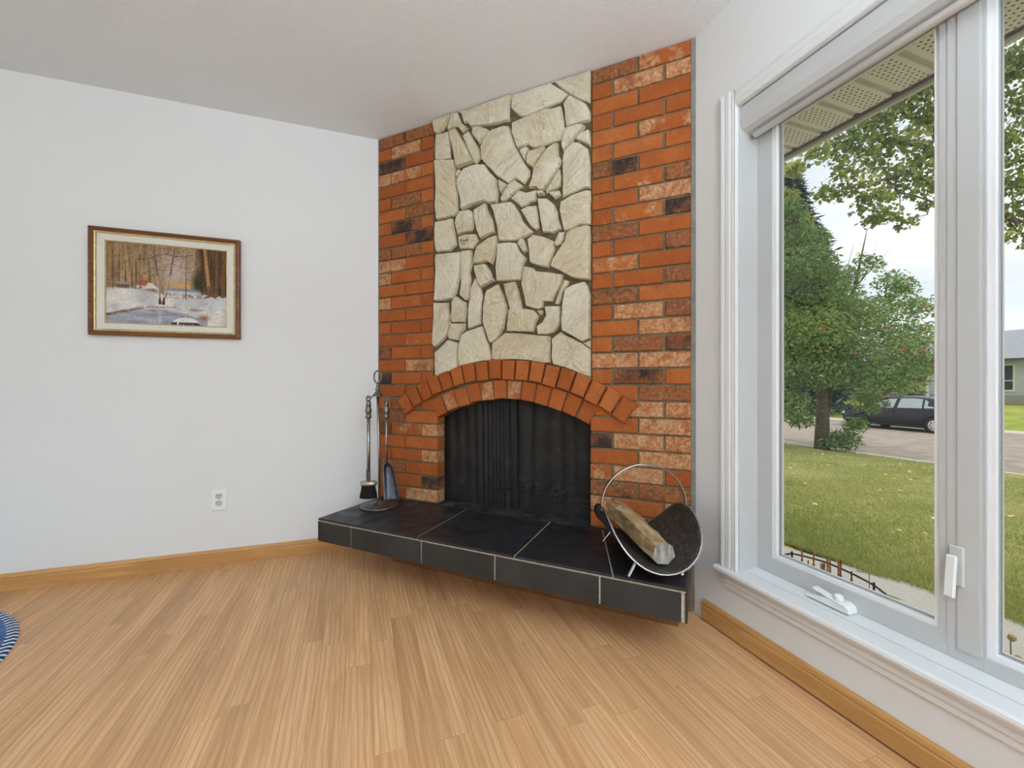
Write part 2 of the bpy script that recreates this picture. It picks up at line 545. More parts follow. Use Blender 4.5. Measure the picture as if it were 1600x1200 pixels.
def arc_pts(c, r, a0, a1, n):
    return [(c[0] + r * math.sin(a0 + (a1 - a0) * i / n), c[1] + r * math.cos(a0 + (a1 - a0) * i / n)) for i in range(n + 1)]

# mortar backing with the arched opening left free
MF, MB_ = 0.009, 0.30
def plate(poly, f0, f1): return extrude(poly, 'y', f0, f1)
eL, eR = OS0 - 0.004, OS1 + 0.004
arc = arc_pts(CI, RI0 + 0.008, -math.asin((CI[0] - eL) / (RI0 + 0.008)), math.asin((eR - CI[0]) / (RI0 + 0.008)), 24)
parts = [plate([(0, 0), (eL, 0), (eL, H - 0.001), (0, H - 0.001)], MF, 0.075), plate([(eR, 0), (FW, 0), (FW, H - 0.001), (eR, H - 0.001)], MF, 0.075)]
for p, q in zip(arc[:-1], arc[1:]):
    parts.append(plate([p, q, (q[0], H - 0.001), (p[0], H - 0.001)], MF, 0.075))
brickwork = obj('brickwork', join(*parts), M['mortar'], FP)
obj('side_render', join(box(1.741, FW - 0.0, 0.004, 0.06, ZH, H - 0.002), box(0.0, 0.011, 0.004, 0.06, ZH, H - 0.002)), M['caulk'], FP)

LEFT = {1: 'bb', 2: 'opo', 3: 'do', 4: 'pho', 5: 'oo', 6: 'obo', 7: 'ob', 8: 'odo', 9: 'od', 10: 'bbo', 11: 'po', 12: 'poo', 13: 'oo', 14: 'poo', 15: 'oo',
        16: 'ooo', 17: 'oh', 18: 'doo', 19: 'op', 20: 'doo', 21: 'oo', 22: 'obo', 23: 'bo', 24: 'dhp', 25: 'oo', 26: 'oop', 27: 'bo', 28: 'ood', 29: 'op'}
RIGHT = {1: 'bh', 2: 'opp', 3: 'oo', 4: 'ooo', 5: 'oh', 6: 'ooo', 7: 'do', 8: 'ohb', 9: 'op', 10: 'ohd', 11: 'bo', 12: 'oob', 13: 'ho', 14: 'oob', 15: 'bo',
         16: 'opb', 17: 'op', 18: 'obd', 19: 'pp', 20: 'odo', 21: 'ob', 22: 'opp', 23: 'op', 24: 'dpp', 25: 'op', 26: 'hpo', 27: 'bb', 28: 'pop', 29: 'ob'}
NROW = 29
CH = (H - ZH) / NROW
cache = {}
def brick(poly, kind, y0=0.0, depth=0.072, ch=0.003, name='brick', parent=brickwork):
    cx, cz = sum(p[0] for p in poly) / len(poly), sum(p[1] for p in poly) / len(poly)
    loc = [(round(p[0] - cx, 4), round(p[1] - cz, 4)) for p in poly]
    key = (tuple(loc), kind, depth)
    if key not in cache:
        me = mesh('brick', *slab(loc, 0, depth, ch))
        me.materials.append(M['brick_' + kind])
        cache[key] = me
    return put(name, cache[key], None, parent, (cx, y0, cz))

brand = random.Random(3)
def lay(s0, s1, z0, z1, kind):
    poly = [(s0, z0), (s1, z0), (s1, z1), (s0, z1)]
    brick(poly, kind, brand.uniform(-0.0015, 0.0015))      # bricks beside the arch run in behind its proud ring

J = 0.005
for r in range(1, NROW + 1):
    z1 = H - (r - 1) * CH - 0.004
    z0 = H - r * CH + 0.005
    low = z1 < 0.80                      # beside the opening
    nearz = z1 < 0.97                    # beside the arch: bricks run in under the ring
    if r % 2:
        L = [(0.013, 0.207), (0.216, OS0 if nearz else 0.410)]
        R = [(OS1 if nearz else 1.313, 1.519), (1.527, 1.740)]
    else:
        L = [(0.013, 0.102), (0.110, 0.318), (0.328, OS0 if nearz else 0.410)]
        R = [(OS1 if nearz else 1.313, 1.403), (1.415, 1.627), (1.639, 1.740)]
    for i, (a, b) in enumerate(L): lay(a, b, z0, z1, LEFT[r][i])
    for i, (a, b) in enumerate(R): lay(a, b, z0, z1, RIGHT[r][i])

def ring(c, r0, r1, a0, a1, n, y0, depth, kinds):
    for i in range(n):
        b0 = a0 + (a1 - a0) * i / n + 0.0045
        b1 = a0 + (a1 - a0) * (i + 1) / n - 0.0045
        jr = brand.uniform(-0.004, 0.004)
        poly = [(c[0] + r * math.sin(a), c[1] + r * math.cos(a)) for r, a in ((r0 + jr, b0), (r0 + jr, b1), (r1 + jr, b1), (r1 + jr, b0))]
        brick(poly, kinds[i % len(kinds)], y0 + brand.uniform(-0.003, 0.003), depth, 0.004, 'arch_brick')
ring(CO, RO0, RO1, math.radians(-36.2), math.radians(36.2), 18, -0.024, 0.06, 'oooooooooooooooooo')
ring(CI, RI0, RI1, math.radians(-28.9), math.radians(29.9), 12, -0.004, 0.076, 'ohoohohooooo')

# cream stone panel
panel_poly = [(0.411, 2.4385), (0.411, 0.97)] + [p for p in arc_pts(CO, RO1 - 0.04, math.radians(-23.0), math.radians(24.0), 12)] + [(1.3115, 0.97), (1.3115, 2.4385)]
panel = obj('stone_panel', plate(panel_poly, 0.0, 0.06), M['mortar_stone'], FP)
srand = random.Random(9)
def stone_mesh(poly):
    # finer, slightly wavering outline
    pts = []
    n = len(poly)
    for i in range(n):
        a, b = Vector(poly[i]), Vector(poly[(i + 1) % n])
        k = max(1, int((b - a).length / 0.035))
        for j in range(k):
            p = a.lerp(b, j / k)
            if j: p = p + Vector((srand.uniform(-1, 1), srand.uniform(-1, 1))) * 0.0022
            pts.append((p.x, min(p.y, 2.4375)))
    n = len(pts)
    c = (sum(p[0] for p in pts) / n, sum(p[1] for p in pts) / n)
    loc = [(p[0] - c[0], p[1] - c[1]) for p in pts]
    size = math.sqrt(parea(loc))
    r1 = inset(loc, min(0.004, size * 0.06))
    fr = -0.012 - srand.random() * 0.016
    tx, tz = srand.uniform(-0.05, 0.05), srand.uniform(-0.05, 0.05)
    V = [(p[0], 0.055, p[1]) for p in loc]
    V += [(p[0], fr * 0.25 + srand.uniform(0, 0.004), p[1]) for p in loc]
    V += [(p[0], fr + tx * p[0] + tz * p[1] + srand.uniform(-0.002, 0.002), p[1]) for p in r1]
    k2 = [(p[0] * 0.62, p[1] * 0.62) for p in r1]
    V += [(p[0], fr - 0.003 + tx * p[0] + tz * p[1] + srand.uniform(-0.0035, 0.0035), p[1]) for p in k2]
    V.append((0, fr - 0.004, 0))
    F = [tuple(range(n))]
    for r in range(3):
        F += [(r * n + i, r * n + (i + 1) % n, (r + 1) * n + (i + 1) % n, (r + 1) * n + i) for i in range(n)]
    F += [(3 * n + i, 3 * n + (i + 1) % n, 4 * n) for i in range(n)]
    return mesh('stone', V, F), c, fr
STONES = [
[(0.417,2.436),(0.534,2.436),(0.536,2.436),(0.507,2.393),(0.479,2.366),(0.438,2.358),(0.426,2.365)],
[(0.545,2.436),(0.578,2.436),(0.604,2.371),(0.565,2.363),(0.511,2.36),(0.518,2.379),(0.54,2.436)],
[(0.585,2.436),(0.903,2.436),(0.889,2.394),(0.887,2.31),(0.814,2.313),(0.656,2.341),(0.639,2.369),(0.617,2.371),(0.596,2.436)],
[(0.585,2.356),(0.611,2.366),(0.643,2.337),(0.609,2.32)],
[(0.673,2.329),(0.72,2.324),(0.773,2.292),(0.769,2.275),(0.711,2.237),(0.669,2.295)],
[(0.435,2.355),(0.518,2.355),(0.529,2.293),(0.531,2.2),(0.475,2.202),(0.431,2.214),(0.427,2.28)],
[(0.527,2.343),(0.569,2.352),(0.596,2.303),(0.635,2.234),(0.682,2.147),(0.574,2.136),(0.565,2.179),(0.545,2.267),(0.531,2.3)],
[(0.607,2.304),(0.648,2.321),(0.707,2.216),(0.726,2.161),(0.688,2.133),(0.665,2.175),(0.622,2.266)],
[(0.794,2.281),(0.862,2.283),(0.893,2.273),(0.901,2.232),(0.924,2.167),(0.934,2.149),(0.974,2.074),(1,2.032),(1,2.007),(0.97,1.971),(0.922,2.007),(0.885,1.988),(0.814,2.044),(0.73,2.145),(0.726,2.208),(0.749,2.242)],
[(0.926,2.436),(1.111,2.436),(1.146,2.404),(1.2,2.356),(1.157,2.329),(1.06,2.317),(0.968,2.309),(0.945,2.32),(0.895,2.375),(0.897,2.392),(0.908,2.436)],
[(1.129,2.436),(1.192,2.436),(1.296,2.436),(1.308,2.436),(1.308,2.356),(1.306,2.284),(1.256,2.315),(1.209,2.352),(1.16,2.399)],
[(0.906,2.291),(1.042,2.312),(1.164,2.308),(1.181,2.234),(1.183,2.187),(1.166,2.145),(1.071,2.138),(1.02,2.139),(0.987,2.164),(0.931,2.162),(0.902,2.242)],
[(1.209,2.345),(1.256,2.308),(1.289,2.282),(1.308,2.24),(1.308,2.197),(1.253,2.198),(1.19,2.194),(1.185,2.236),(1.176,2.312)],
[(1.185,2.188),(1.253,2.193),(1.283,2.18),(1.276,2.166),(1.229,2.129),(1.192,2.102),(1.173,2.09),(1.167,2.118),(1.174,2.163)],
[(1.304,2.154),(1.308,2.077),(1.27,2.106),(1.239,2.123),(1.266,2.149)],
[(1.226,2.118),(1.256,2.108),(1.296,2.071),(1.303,2.034),(1.308,1.983),(1.308,1.885),(1.28,1.89),(1.219,1.878),(1.171,1.865),(1.171,2.048),(1.178,2.086)],
[(0.939,2.152),(0.979,2.158),(0.996,2.147),(0.983,2.119),(0.973,2.087),(0.956,2.115)],
[(0.994,2.13),(1.079,2.135),(1.088,2.115),(1.057,2.088),(1.018,2.042),(0.981,2.071),(0.985,2.101)],
[(1.129,2.135),(1.15,2.133),(1.152,2.073),(1.166,2.046),(1.157,2.018),(1.129,1.981),(1.075,1.918),(1.053,1.92),(1.039,1.937),(0.996,1.944),(1.013,1.985),(1.022,2.031),(1.064,2.086),(1.1,2.122)],
[(1.159,2.004),(1.162,1.924),(1.132,1.91),(1.086,1.902),(1.082,1.916),(1.115,1.957)],
[(1.1,1.901),(1.157,1.9),(1.164,1.877),(1.134,1.864)],
[(1.046,1.917),(1.077,1.912),(1.079,1.893),(1.046,1.896)],
[(0.887,1.99),(0.92,2.003),(0.968,1.96),(0.937,1.95),(0.899,1.928),(0.867,1.906),(0.84,1.907),(0.836,1.922)],
[(0.828,2.022),(0.883,1.984),(0.84,1.948),(0.83,1.966)],
[(0.895,1.911),(0.937,1.948),(0.983,1.927),(1.039,1.932),(1.033,1.875),(1.001,1.874),(0.983,1.863),(0.952,1.859),(0.914,1.897)],
[(0.949,1.844),(0.988,1.857),(1.039,1.85),(1.046,1.787),(1.051,1.74),(1.033,1.729),(1.005,1.751),(0.979,1.795)],
[(1.046,1.879),(1.097,1.871),(1.129,1.84),(1.146,1.8),(1.15,1.766),(1.164,1.724),(1.164,1.712),(1.122,1.699),(1.1,1.707),(1.07,1.712),(1.06,1.771)],
[(1.162,1.844),(1.219,1.869),(1.286,1.879),(1.308,1.873),(1.308,1.715),(1.256,1.722),(1.219,1.705),(1.178,1.702),(1.169,1.743),(1.157,1.801)],
[(0.435,2.204),(0.56,2.183),(0.567,2.101),(0.574,2.017),(0.578,1.941),(0.58,1.904),(0.556,1.882),(0.488,1.88),(0.44,1.879),(0.433,1.949),(0.44,2.044),(0.438,2.14)],
[(0.569,2.097),(0.587,2.126),(0.602,2.116),(0.578,2.085)],
[(0.578,2.076),(0.617,2.123),(0.69,2.128),(0.745,2.117),(0.773,2.075),(0.816,2.026),(0.826,1.953),(0.822,1.932),(0.816,1.905),(0.773,1.907),(0.745,1.922),(0.661,1.915),(0.6,1.906),(0.6,1.952),(0.585,2.004),(0.574,2.047)],
[(0.591,1.902),(0.648,1.901),(0.675,1.879),(0.678,1.846),(0.675,1.799),(0.665,1.782),(0.609,1.783),(0.574,1.776),(0.556,1.84),(0.565,1.873)],
[(0.682,1.886),(0.753,1.913),(0.757,1.887),(0.79,1.82),(0.802,1.753),(0.722,1.729),(0.699,1.78),(0.686,1.848)],
[(0.777,1.901),(0.897,1.895),(0.913,1.88),(0.943,1.832),(0.96,1.788),(0.994,1.748),(1.016,1.728),(1.013,1.716),(0.933,1.695),(0.891,1.698),(0.826,1.709),(0.814,1.788),(0.794,1.866)],
[(0.431,1.868),(0.543,1.87),(0.556,1.8),(0.567,1.742),(0.569,1.719),(0.529,1.693),(0.438,1.699),(0.428,1.762),(0.428,1.831)],
[(0.578,1.766),(0.622,1.773),(0.686,1.765),(0.707,1.725),(0.669,1.687),(0.591,1.697),(0.582,1.721)],
[(0.678,1.606),(0.686,1.662),(0.699,1.693),(0.769,1.727),(0.816,1.734),(0.818,1.687),(0.808,1.632),(0.792,1.587),(0.759,1.607),(0.72,1.601)],
[(0.435,1.69),(0.565,1.682),(0.598,1.681),(0.596,1.562),(0.569,1.461),(0.551,1.432),(0.497,1.424),(0.431,1.427),(0.433,1.504),(0.438,1.561),(0.431,1.658)],
[(0.602,1.685),(0.665,1.68),(0.671,1.613),(0.654,1.563),(0.661,1.526),(0.646,1.413),(0.626,1.414),(0.589,1.448),(0.598,1.503),(0.598,1.6)],
[(0.684,1.596),(0.749,1.596),(0.777,1.556),(0.79,1.519),(0.806,1.501),(0.773,1.492),(0.724,1.475),(0.703,1.517),(0.686,1.563)],
[(0.656,1.475),(0.686,1.53),(0.703,1.514),(0.722,1.465),(0.73,1.431),(0.722,1.388),(0.72,1.283),(0.643,1.262),(0.639,1.299),(0.641,1.38),(0.652,1.427)],
[(0.824,1.692),(0.889,1.688),(0.932,1.678),(0.951,1.634),(0.983,1.593),(0.962,1.559),(0.947,1.491),(0.889,1.492),(0.814,1.5),(0.808,1.574),(0.814,1.624)],
[(0.757,1.458),(0.824,1.483),(0.854,1.42),(0.874,1.369),(0.874,1.34),(0.854,1.25),(0.814,1.195),(0.79,1.181),(0.769,1.182),(0.749,1.241),(0.732,1.293),(0.734,1.376),(0.745,1.433)],
[(0.854,1.482),(0.92,1.486),(0.943,1.419),(0.962,1.322),(0.893,1.332),(0.881,1.379)],
[(0.964,1.699),(0.977,1.678),(0.99,1.635),(0.97,1.621),(0.937,1.674),(0.949,1.697)],
[(0.99,1.687),(1.022,1.708),(1.079,1.689),(1.129,1.66),(1.132,1.619),(1.115,1.574),(1.1,1.532),(1.05,1.549),(1.005,1.568),(0.998,1.627)],
[(1.152,1.7),(1.185,1.698),(1.176,1.663),(1.162,1.64),(1.138,1.632),(1.132,1.653)],
[(1.192,1.694),(1.239,1.709),(1.283,1.715),(1.306,1.706),(1.308,1.655),(1.308,1.577),(1.308,1.456),(1.303,1.452),(1.219,1.472),(1.164,1.508),(1.111,1.538),(1.122,1.574),(1.15,1.61),(1.181,1.652)],
[(0.968,1.559),(1.02,1.544),(1.031,1.527),(1.1,1.514),(1.174,1.495),(1.171,1.454),(1.136,1.398),(1.12,1.366),(1.075,1.371),(1.073,1.342),(1.053,1.333),(0.979,1.357),(0.968,1.413),(0.954,1.466),(0.956,1.515)],
[(1.181,1.47),(1.207,1.457),(1.198,1.438),(1.171,1.401),(1.164,1.372),(1.153,1.351),(1.129,1.353),(1.146,1.4),(1.164,1.438)],
[(1.185,1.42),(1.226,1.439),(1.28,1.449),(1.296,1.425),(1.306,1.389),(1.308,1.381),(1.308,1.178),(1.27,1.164),(1.219,1.196),(1.171,1.222),(1.167,1.265),(1.174,1.364)],
[(0.419,1.422),(0.516,1.413),(0.522,1.36),(0.531,1.306),(0.52,1.25),(0.502,1.225),(0.447,1.178),(0.428,1.171),(0.414,1.191),(0.419,1.31)],
[(0.543,1.415),(0.569,1.443),(0.63,1.404),(0.633,1.37),(0.622,1.297),(0.543,1.302),(0.534,1.329),(0.54,1.377)],
[(0.538,1.297),(0.624,1.293),(0.622,1.26),(0.6,1.239),(0.582,1.202),(0.525,1.211),(0.518,1.243),(0.529,1.273)],
[(0.428,1.144),(0.465,1.169),(0.511,1.209),(0.578,1.191),(0.58,1.072),(0.587,1.056),(0.452,1.005),(0.431,1.001)],
[(0.591,1.06),(0.585,1.09),(0.589,1.18),(0.604,1.231),(0.639,1.252),(0.724,1.272),(0.734,1.265),(0.745,1.217),(0.769,1.165),(0.782,1.086),(0.732,1.087)],
[(0.786,1.096),(0.792,1.179),(0.814,1.194),(0.866,1.227),(0.955,1.22),(1.044,1.206),(1.108,1.201),(1.11,1.068),(1.074,1.067),(0.985,1.084),(0.909,1.09),(0.822,1.086)],
[(0.883,1.349),(0.962,1.348),(1.019,1.335),(1.052,1.304),(1.032,1.268),(1.021,1.224),(0.872,1.235),(0.874,1.271),(0.881,1.316)],
[(1.08,1.348),(1.16,1.343),(1.162,1.29),(1.159,1.253),(1.132,1.218),(1.1,1.208),(1.042,1.211),(1.037,1.254),(1.068,1.272),(1.086,1.302)],
[(1.039,1.329),(1.075,1.328),(1.071,1.313),(1.057,1.304)],
[(1.116,1.185),(1.164,1.22),(1.192,1.198),(1.27,1.159),(1.308,1.128),(1.308,0.997),(1.286,1.001),(1.219,1.031),(1.122,1.062),(1.113,1.098)],
[(1.273,1.158),(1.306,1.17),(1.308,1.171),(1.308,1.134)]]

SIGNED = 35
for i, poly in enumerate(STONES):
    me, c, fr = stone_mesh(poly)
    so = put('stone', me, M['stone'], panel, (c[0], 0, c[1]))
    if i == SIGNED:
        so['label'] = 'small stone with a dark handwritten scrawl'
        sc = (c[0], c[1])
# the scrawl on the signed stone: thin dark pen strokes
strokes = [[(-.030, -.006), (-.024, .012), (-.018, .010), (-.016, -.004)], [(-.028, .002), (-.018, .004)], [(-.012, .008), (-.010, -.004), (-.004, .004), (-.011, .007)],
           [(-.002, .007), (.000, -.003), (.004, .006), (.006, -.003)], [(.008, .007), (.010, -.003), (.015, -.002), (.015, .007)], [(.019, .018), (.018, -.004), (.025, .000), (.019, .006)],
           [(-.018, -.014), (-.010, -.017), (-.004, -.013)], [(.001, -.016), (.007, -.014)]]
M['ink'] = simple('dark_ink', (0.06, 0.045, 0.035), 0.8)
obj('scrawl', join(*[tube([(sc[0] + x - 0.002, -0.0305, sc[1] + z) for x, z in s], 0.0013, 4) for s in strokes]), M['ink'], panel)

# firebox behind the opening
fb = join(
    plate([(OS0 - 0.03, ZH - 0.02), (OS1 + 0.03, ZH - 0.02), (OS1 + 0.03, 1.0), (OS0 - 0.03, 1.0)], 0.52, 0.55),
    extrude([(OS0 - 0.07, 0.076), (OS0 - 0.02, 0.076), (OS0 + 0.11, 0.54), (OS0 + 0.05, 0.54)], 'z', ZH - 0.02, 1.0),
    extrude([(OS1 + 0.02, 0.076), (OS1 + 0.07, 0.076), (OS1 - 0.05, 0.54), (OS1 - 0.11, 0.54)], 'z', ZH - 0.02, 1.0),
    plate([(OS0 - 0.07, 0.99), (OS1 + 0.07, 0.99), (OS1 + 0.07, 1.02), (OS0 - 0.07, 1.02)], 0.076, 0.55))
obj('firebox', fb, M['soot'], FP)
obj('inner_hearth', box(OS0 - 0.02, OS1 + 0.02, -0.016, 0.54, 0.20, ZH - 0.0015), M['ash'], FP)
grate = []
for s in np.linspace(0.66, 1.08, 7):
    grate.append(tube([(s, 0.20, ZH + 0.13), (s, 0.22, ZH + 0.07), (s, 0.42, ZH + 0.07), (s, 0.44, ZH + 0.13)], 0.009, 6))
for y in (0.24, 0.40):
    grate.append(tube([(0.64, y, ZH + 0.06), (1.10, y, ZH + 0.06)], 0.009, 6))
    for s in (0.68, 1.06): grate.append(tube([(s, y, ZH - 0.001), (s, y, ZH + 0.06)], 0.009, 6))
obj('fire_grate', join(*grate), M['black_iron'], FP)

# two hanging chain-mesh curtains on a rod
def curtain(s0, s1, gather):
    n, m = 90, 10
    V, F = [], []
    for j in range(m + 1):
        z = ZH + 0.002 + (0.93 - ZH) * j / m
        for i in range(n + 1):
            u = i / n
            g = abs(u - gather)
            amp = 0.004 + 0.007 * math.exp(-(g / 0.30) ** 2)
            ph = 2 * PI * (7 * u + 4.0 * math.exp(-(g / 0.25) ** 2))
            V.append((s0 + (s1 - s0) * u, 0.088 + amp * math.sin(ph + 0.15 * j) * (0.6 + 0.4 * j / m), z))
    for j in range(m):
        for i in range(n):
            a = j * (n + 1) + i
            F.append((a, a + 1, a + n + 2, a + n + 1))
    return V, F
for s0, s1, g in ((OS0 - 0.01, 0.888, 0.92), (0.872, OS1 + 0.01, 0.05)):
    c = obj('mesh_curtain', curtain(s0, s1, g), M['chain'], FP, True)
    c['label'] = 'black chain-mesh fire curtain'
obj('curtain_rod', tube([(OS0 - 0.01, 0.088, 0.935), (OS1 + 0.01, 0.088, 0.935)], 0.006, 8), M['black_iron'], FP)

# raised hearth: substrate, tiles with grout between
HS0, HS1, HO = 0.043, 1.746, 0.457       # extent along the face, projection
ZB = 0.183
hearth = obj('hearth', box(HS0 + 0.004, HS1 - 0.004, -HO + 0.004, -0.002, ZB, ZH - 0.003), M['grout'], FP)
obj('hearth_plinth', box(0.244, 1.70, -0.15, -0.004, 0.0, ZB), M['plinth'], FP)
def tile(poly_so, z0, z1, mat):
    """poly in (s, y)"""
    ip = inset(poly_so, 0.0022)
    n = len(poly_so)
    V = [(p[0], p[1], z0) for p in poly_so] + [(p[0], p[1], z1 - 0.0015) for p in poly_so] + [(p[0], p[1], z1) for p in ip]
    F = [tuple(range(n)), tuple(range(2 * n, 3 * n))]
    for r in (0, 1): F += [(r * n + i, r * n + (i + 1) % n, (r + 1) * n + (i + 1) % n, (r + 1) * n + i) for i in range(n)]
    return obj('hearth_tile', (V, F), mat, hearth)
cuts = [((HS0, HS0)), (0.306, 0.355), (0.653, 0.636), (1.123, 1.112), (1.505, 1.367), (HS1, HS1)]
g = 0.0024
for i in range(5):
    (f0, b0), (f1, b1) = cuts[i], cuts[i + 1]
    yb = -0.022
    tile([(f0 + g, -HO - 0.001), (f1 - g, -HO - 0.001), (b1 - g, yb), (b0 + g, yb)], ZH - 0.010, ZH, M['tile'])
for a, b in ((HS0, OS0), (OS1, HS1)):   # strips under the brick edge
    tile([(a + g, yb + 2 * g), (b - g, yb + 2 * g), (b - g, -0.001), (a + g, -0.001)], ZH - 0.010, ZH, M['tile'])
fc = [HS0 + 0.008, 0.262, 0.676, 1.037, 1.458, 1.731]
for a, b in zip(fc[:-1], fc[1:]):
    g2 = 0.0035
    obj('front_tile', box(a + g2, b - g2, -HO - 0.0015, -HO + 0.01, ZB, ZH - 0.0175, 0.001), M['tile_front'], hearth)
obj('corner_trim', box(HS0, HS0 + 0.0075, -HO - 0.001, -HO + 0.02, ZB, ZH - 0.017), M['tile_front'], hearth)
obj('corner_trim', box(1.7385, HS1, -HO - 0.001, -HO + 0.02, ZB, ZH - 0.017), M['tile_front'], hearth)
for y0, y1 in ((-HO + 0.012, -0.235), (-0.228, -0.004)):
    obj('side_tile', box(HS1 - 0.005, HS1, y0, y1, ZB, ZH - 0.017, 0.001), M['tile_front'], hearth)
    obj('side_tile', box(HS0, HS0 + 0.005, y0, y1, ZB, ZH - 0.017, 0.001), M['tile_front'], hearth)

# ------------------------------------------------------------------ window
W1 = thing('window_1', 'tall white vinyl casement window with moulded casing and deep stool', 'window', (0, 0, 0), kind='structure')
XS = 1.427                               # inner face of the sashes
def wpart(name, vf, mat=None, parent=None, smooth=False):
    return obj(name, vf, mat or M['vinyl'], parent or W1, smooth)
# jamb liners
wpart('jamb', box(XR - 0.001, XS + 0.06, OY1 - 0.004, OY1 + 0.001, OZ0, OZ1))
wpart('jamb', box(XR - 0.001, XS + 0.06, OY0 - 0.001, OY0 + 0.004, OZ0, OZ1))
wpart('head_jamb', box(XR - 0.001, XS + 0.06, OY0, OY1, OZ1 - 0.004, OZ1 + 0.001))
# casing with a fluted profile (thickness, position from the opening)
def casing_prof(w=0.068):
    return [(0, 0), (0.010, 0.001), (0.013, 0.004), (0.012, 0.012), (0.014, 0.016), (0.012, 0.022), (0.016, 0.030), (0.017, 0.045), (0.013, 0.049), (0.017, 0.054), (0.019, w - 0.004), (0.014, w), (0, w)]
cp = casing_prof()
o = wpart('casing', extrude([(XR - a, OY1 + b) for a, b in cp], 'z', OZ0 + 0.002, OZ1 + 0.068), M['trim'])
o = wpart('casing', extrude([(XR - a, OY0 - b) for a, b in cp], 'z', OZ0 + 0.002, OZ1 + 0.068), M['trim'])
wpart('head_casing', extrude([(XR - a, OZ1 + b) for a, b in cp], 'y', OY0, OY1), M['trim'])
# stool with rounded nose, horns past the casing, apron below
stool = [(XR + 0.034, OZ0 + 0.003), (XR - 0.026, OZ0 + 0.003), (XR - 0.033, OZ0 - 0.002), (XR - 0.035, OZ0 - 0.010), (XR - 0.033, OZ0 - 0.017), (XR - 0.026, OZ0 - 0.021), (XR - 0.0005, OZ0 - 0.021), (XR - 0.0005, OZ0 - 0.002), (XR + 0.034, OZ0 - 0.002)]
wpart('stool', extrude(stool, 'y', OY0 - 0.09, OY1 + 0.088), M['trim'])
wpart('inner_sill', extrude([(XR + 0.0365, OZ0), (XR + 0.0365, OZ0 + 0.004), (XS + 0.01, OZ0 + 0.010), (XS + 0.06, OZ0 + 0.010), (XS + 0.06, OZ0)], 'y', OY0, OY1), M['trim'])
apron = [(XR, OZ0 - 0.0215), (XR - 0.016, OZ0 - 0.0215), (XR - 0.016, OZ0 - 0.034), (XR - 0.012, OZ0 - 0.040), (XR - 0.014, OZ0 - 0.052), (XR - 0.010, OZ0 - 0.060), (XR - 0.010, OZ0 - 0.074), (XR - 0.006, OZ0 - 0.080), (XR, OZ0 - 0.080)]
wpart('apron', extrude(apron, 'y', OY0 - 0.06, OY1 + 0.058), M['trim'])
def frame_rect(y0, y1, z0, z1, wl, wr, wb, wt, x0, x1):
    """border of a rectangle: wl at y1 (far), wr at y0 (near)"""
    return join(box(x0, x1, y1 - wl, y1, z0, z1), box(x0, x1, y0, y0 + wr, z0, z1), box(x0, x1, y0 + wr, y1 - wl, z0, z0 + wb), box(x0, x1, y0 + wr, y1 - wl, z1 - wt, z1))
ZS0, ZS1 = OZ0 + 0.010, OZ1 - 0.004
# glass: thin clear pane, clear with a faint reflection
t = NT('window_glass')
gl = t.node('BsdfGlossy'); gl.inputs['Roughness'].default_value = 0.0
tr = t.node('BsdfTransparent')
tr.inputs['Color'].default_value = (0.97, 0.985, 0.98, 1)
fr = t.node('Fresnel'); fr.inputs['IOR'].default_value = 1.3
mx = t.node('MixShader')
t.link(fr.outputs[0], mx.inputs[0]); t.link(tr.outputs[0], mx.inputs[1]); t.link(gl.outputs[0], mx.inputs[2])
t.link(mx.outputs[0], t.out.inputs['Surface'])
M['glass'] = t.m
def sash(y0, y1, z0, z1, wl, wr, wb, wt, label):
    s = wpart('sash', frame_rect(y0, y1, z0, z1, wl, wr, wb, wt, XS, XS + 0.05))
    s['label'] = label
    a = 0.013
    wpart('glazing_bead', frame_rect(y0 + wr, y1 - wl, z0 + wb, z1 - wt, a, a, a, a, XS + 0.006, XS + 0.045), M['bead'], s)
    wpart('gasket', frame_rect(y0 + wr + a, y1 - wl - a, z0 + wb + a, z1 - wt - a, 0.0025, 0.0025, 0.0025, 0.0025, XS + 0.018, XS + 0.030), M['gasket'], s)
    wpart('glass_pane', box(XS + 0.022, XS + 0.026, y0 + wr + a, y1 - wl - a, z0 + wb + a, z1 - wt - a), M['glass'], s)
    return s
sash(0.636, 1.188, ZS0, ZS1, 0.060, 0.016, 0.058, 0.066, 'opening casement sash beside the fireplace')
sash(OY0 + 0.004, 0.568, ZS0, ZS1, 0.004, 0.06, 0.036, 0.066, 'fixed picture sash at the right')
wpart('mullion', join(box(XS - 0.002, XS + 0.055, 0.5685, 0.6355, ZS0 + 0.030, ZS1), box(XS - 0.005, XS + 0.0, 0.574, 0.615, ZS0 + 0.030, ZS1)))
wpart('mullion_base', box(XS, XS + 0.05, 0.5685, 0.6355, ZS0, ZS0 + 0.030))
# crank operator
crank = wpart('crank_housing', extrude([(0.845, 0.266), (0.975, 0.266), (0.972, 0.276), (0.930, 0.284), (0.900, 0.290), (0.862, 0.290), (0.848, 0.282)], 'x', XS - 0.040, XS + 0.002), M['plastic'])
wpart('crank_arm', xf(box(-0.012, 0.012, -0.055, 0.05, 0, 0.010, 0.003), Matrix.Translation((XS - 0.030, 0.905, 0.288)) @ Matrix.Rotation(0.16, 4, 'X')), M['plastic'], crank)
wpart('crank_knob', xf(lathe([(0.010, 0), (0.013, 0.004), (0.013, 0.014), (0.008, 0.018)], 14), Matrix.Translation((XS - 0.030, 0.880, 0.293))), M['plastic'], crank)
# sash lock on the mullion
lock = wpart('sash_lock', box(XS - 0.012, XS - 0.004, 0.600, 0.630, 0.455, 0.556, 0.003))
wpart('lock_lever', xf(box(-0.006, 0.005, -0.011, 0.011, -0.105, 0.0, 0.003), Matrix.Translation((XS - 0.017, 0.620, 0.532)) @ Matrix.Rotation(0.12, 4, 'Y')), M['trim'], lock)
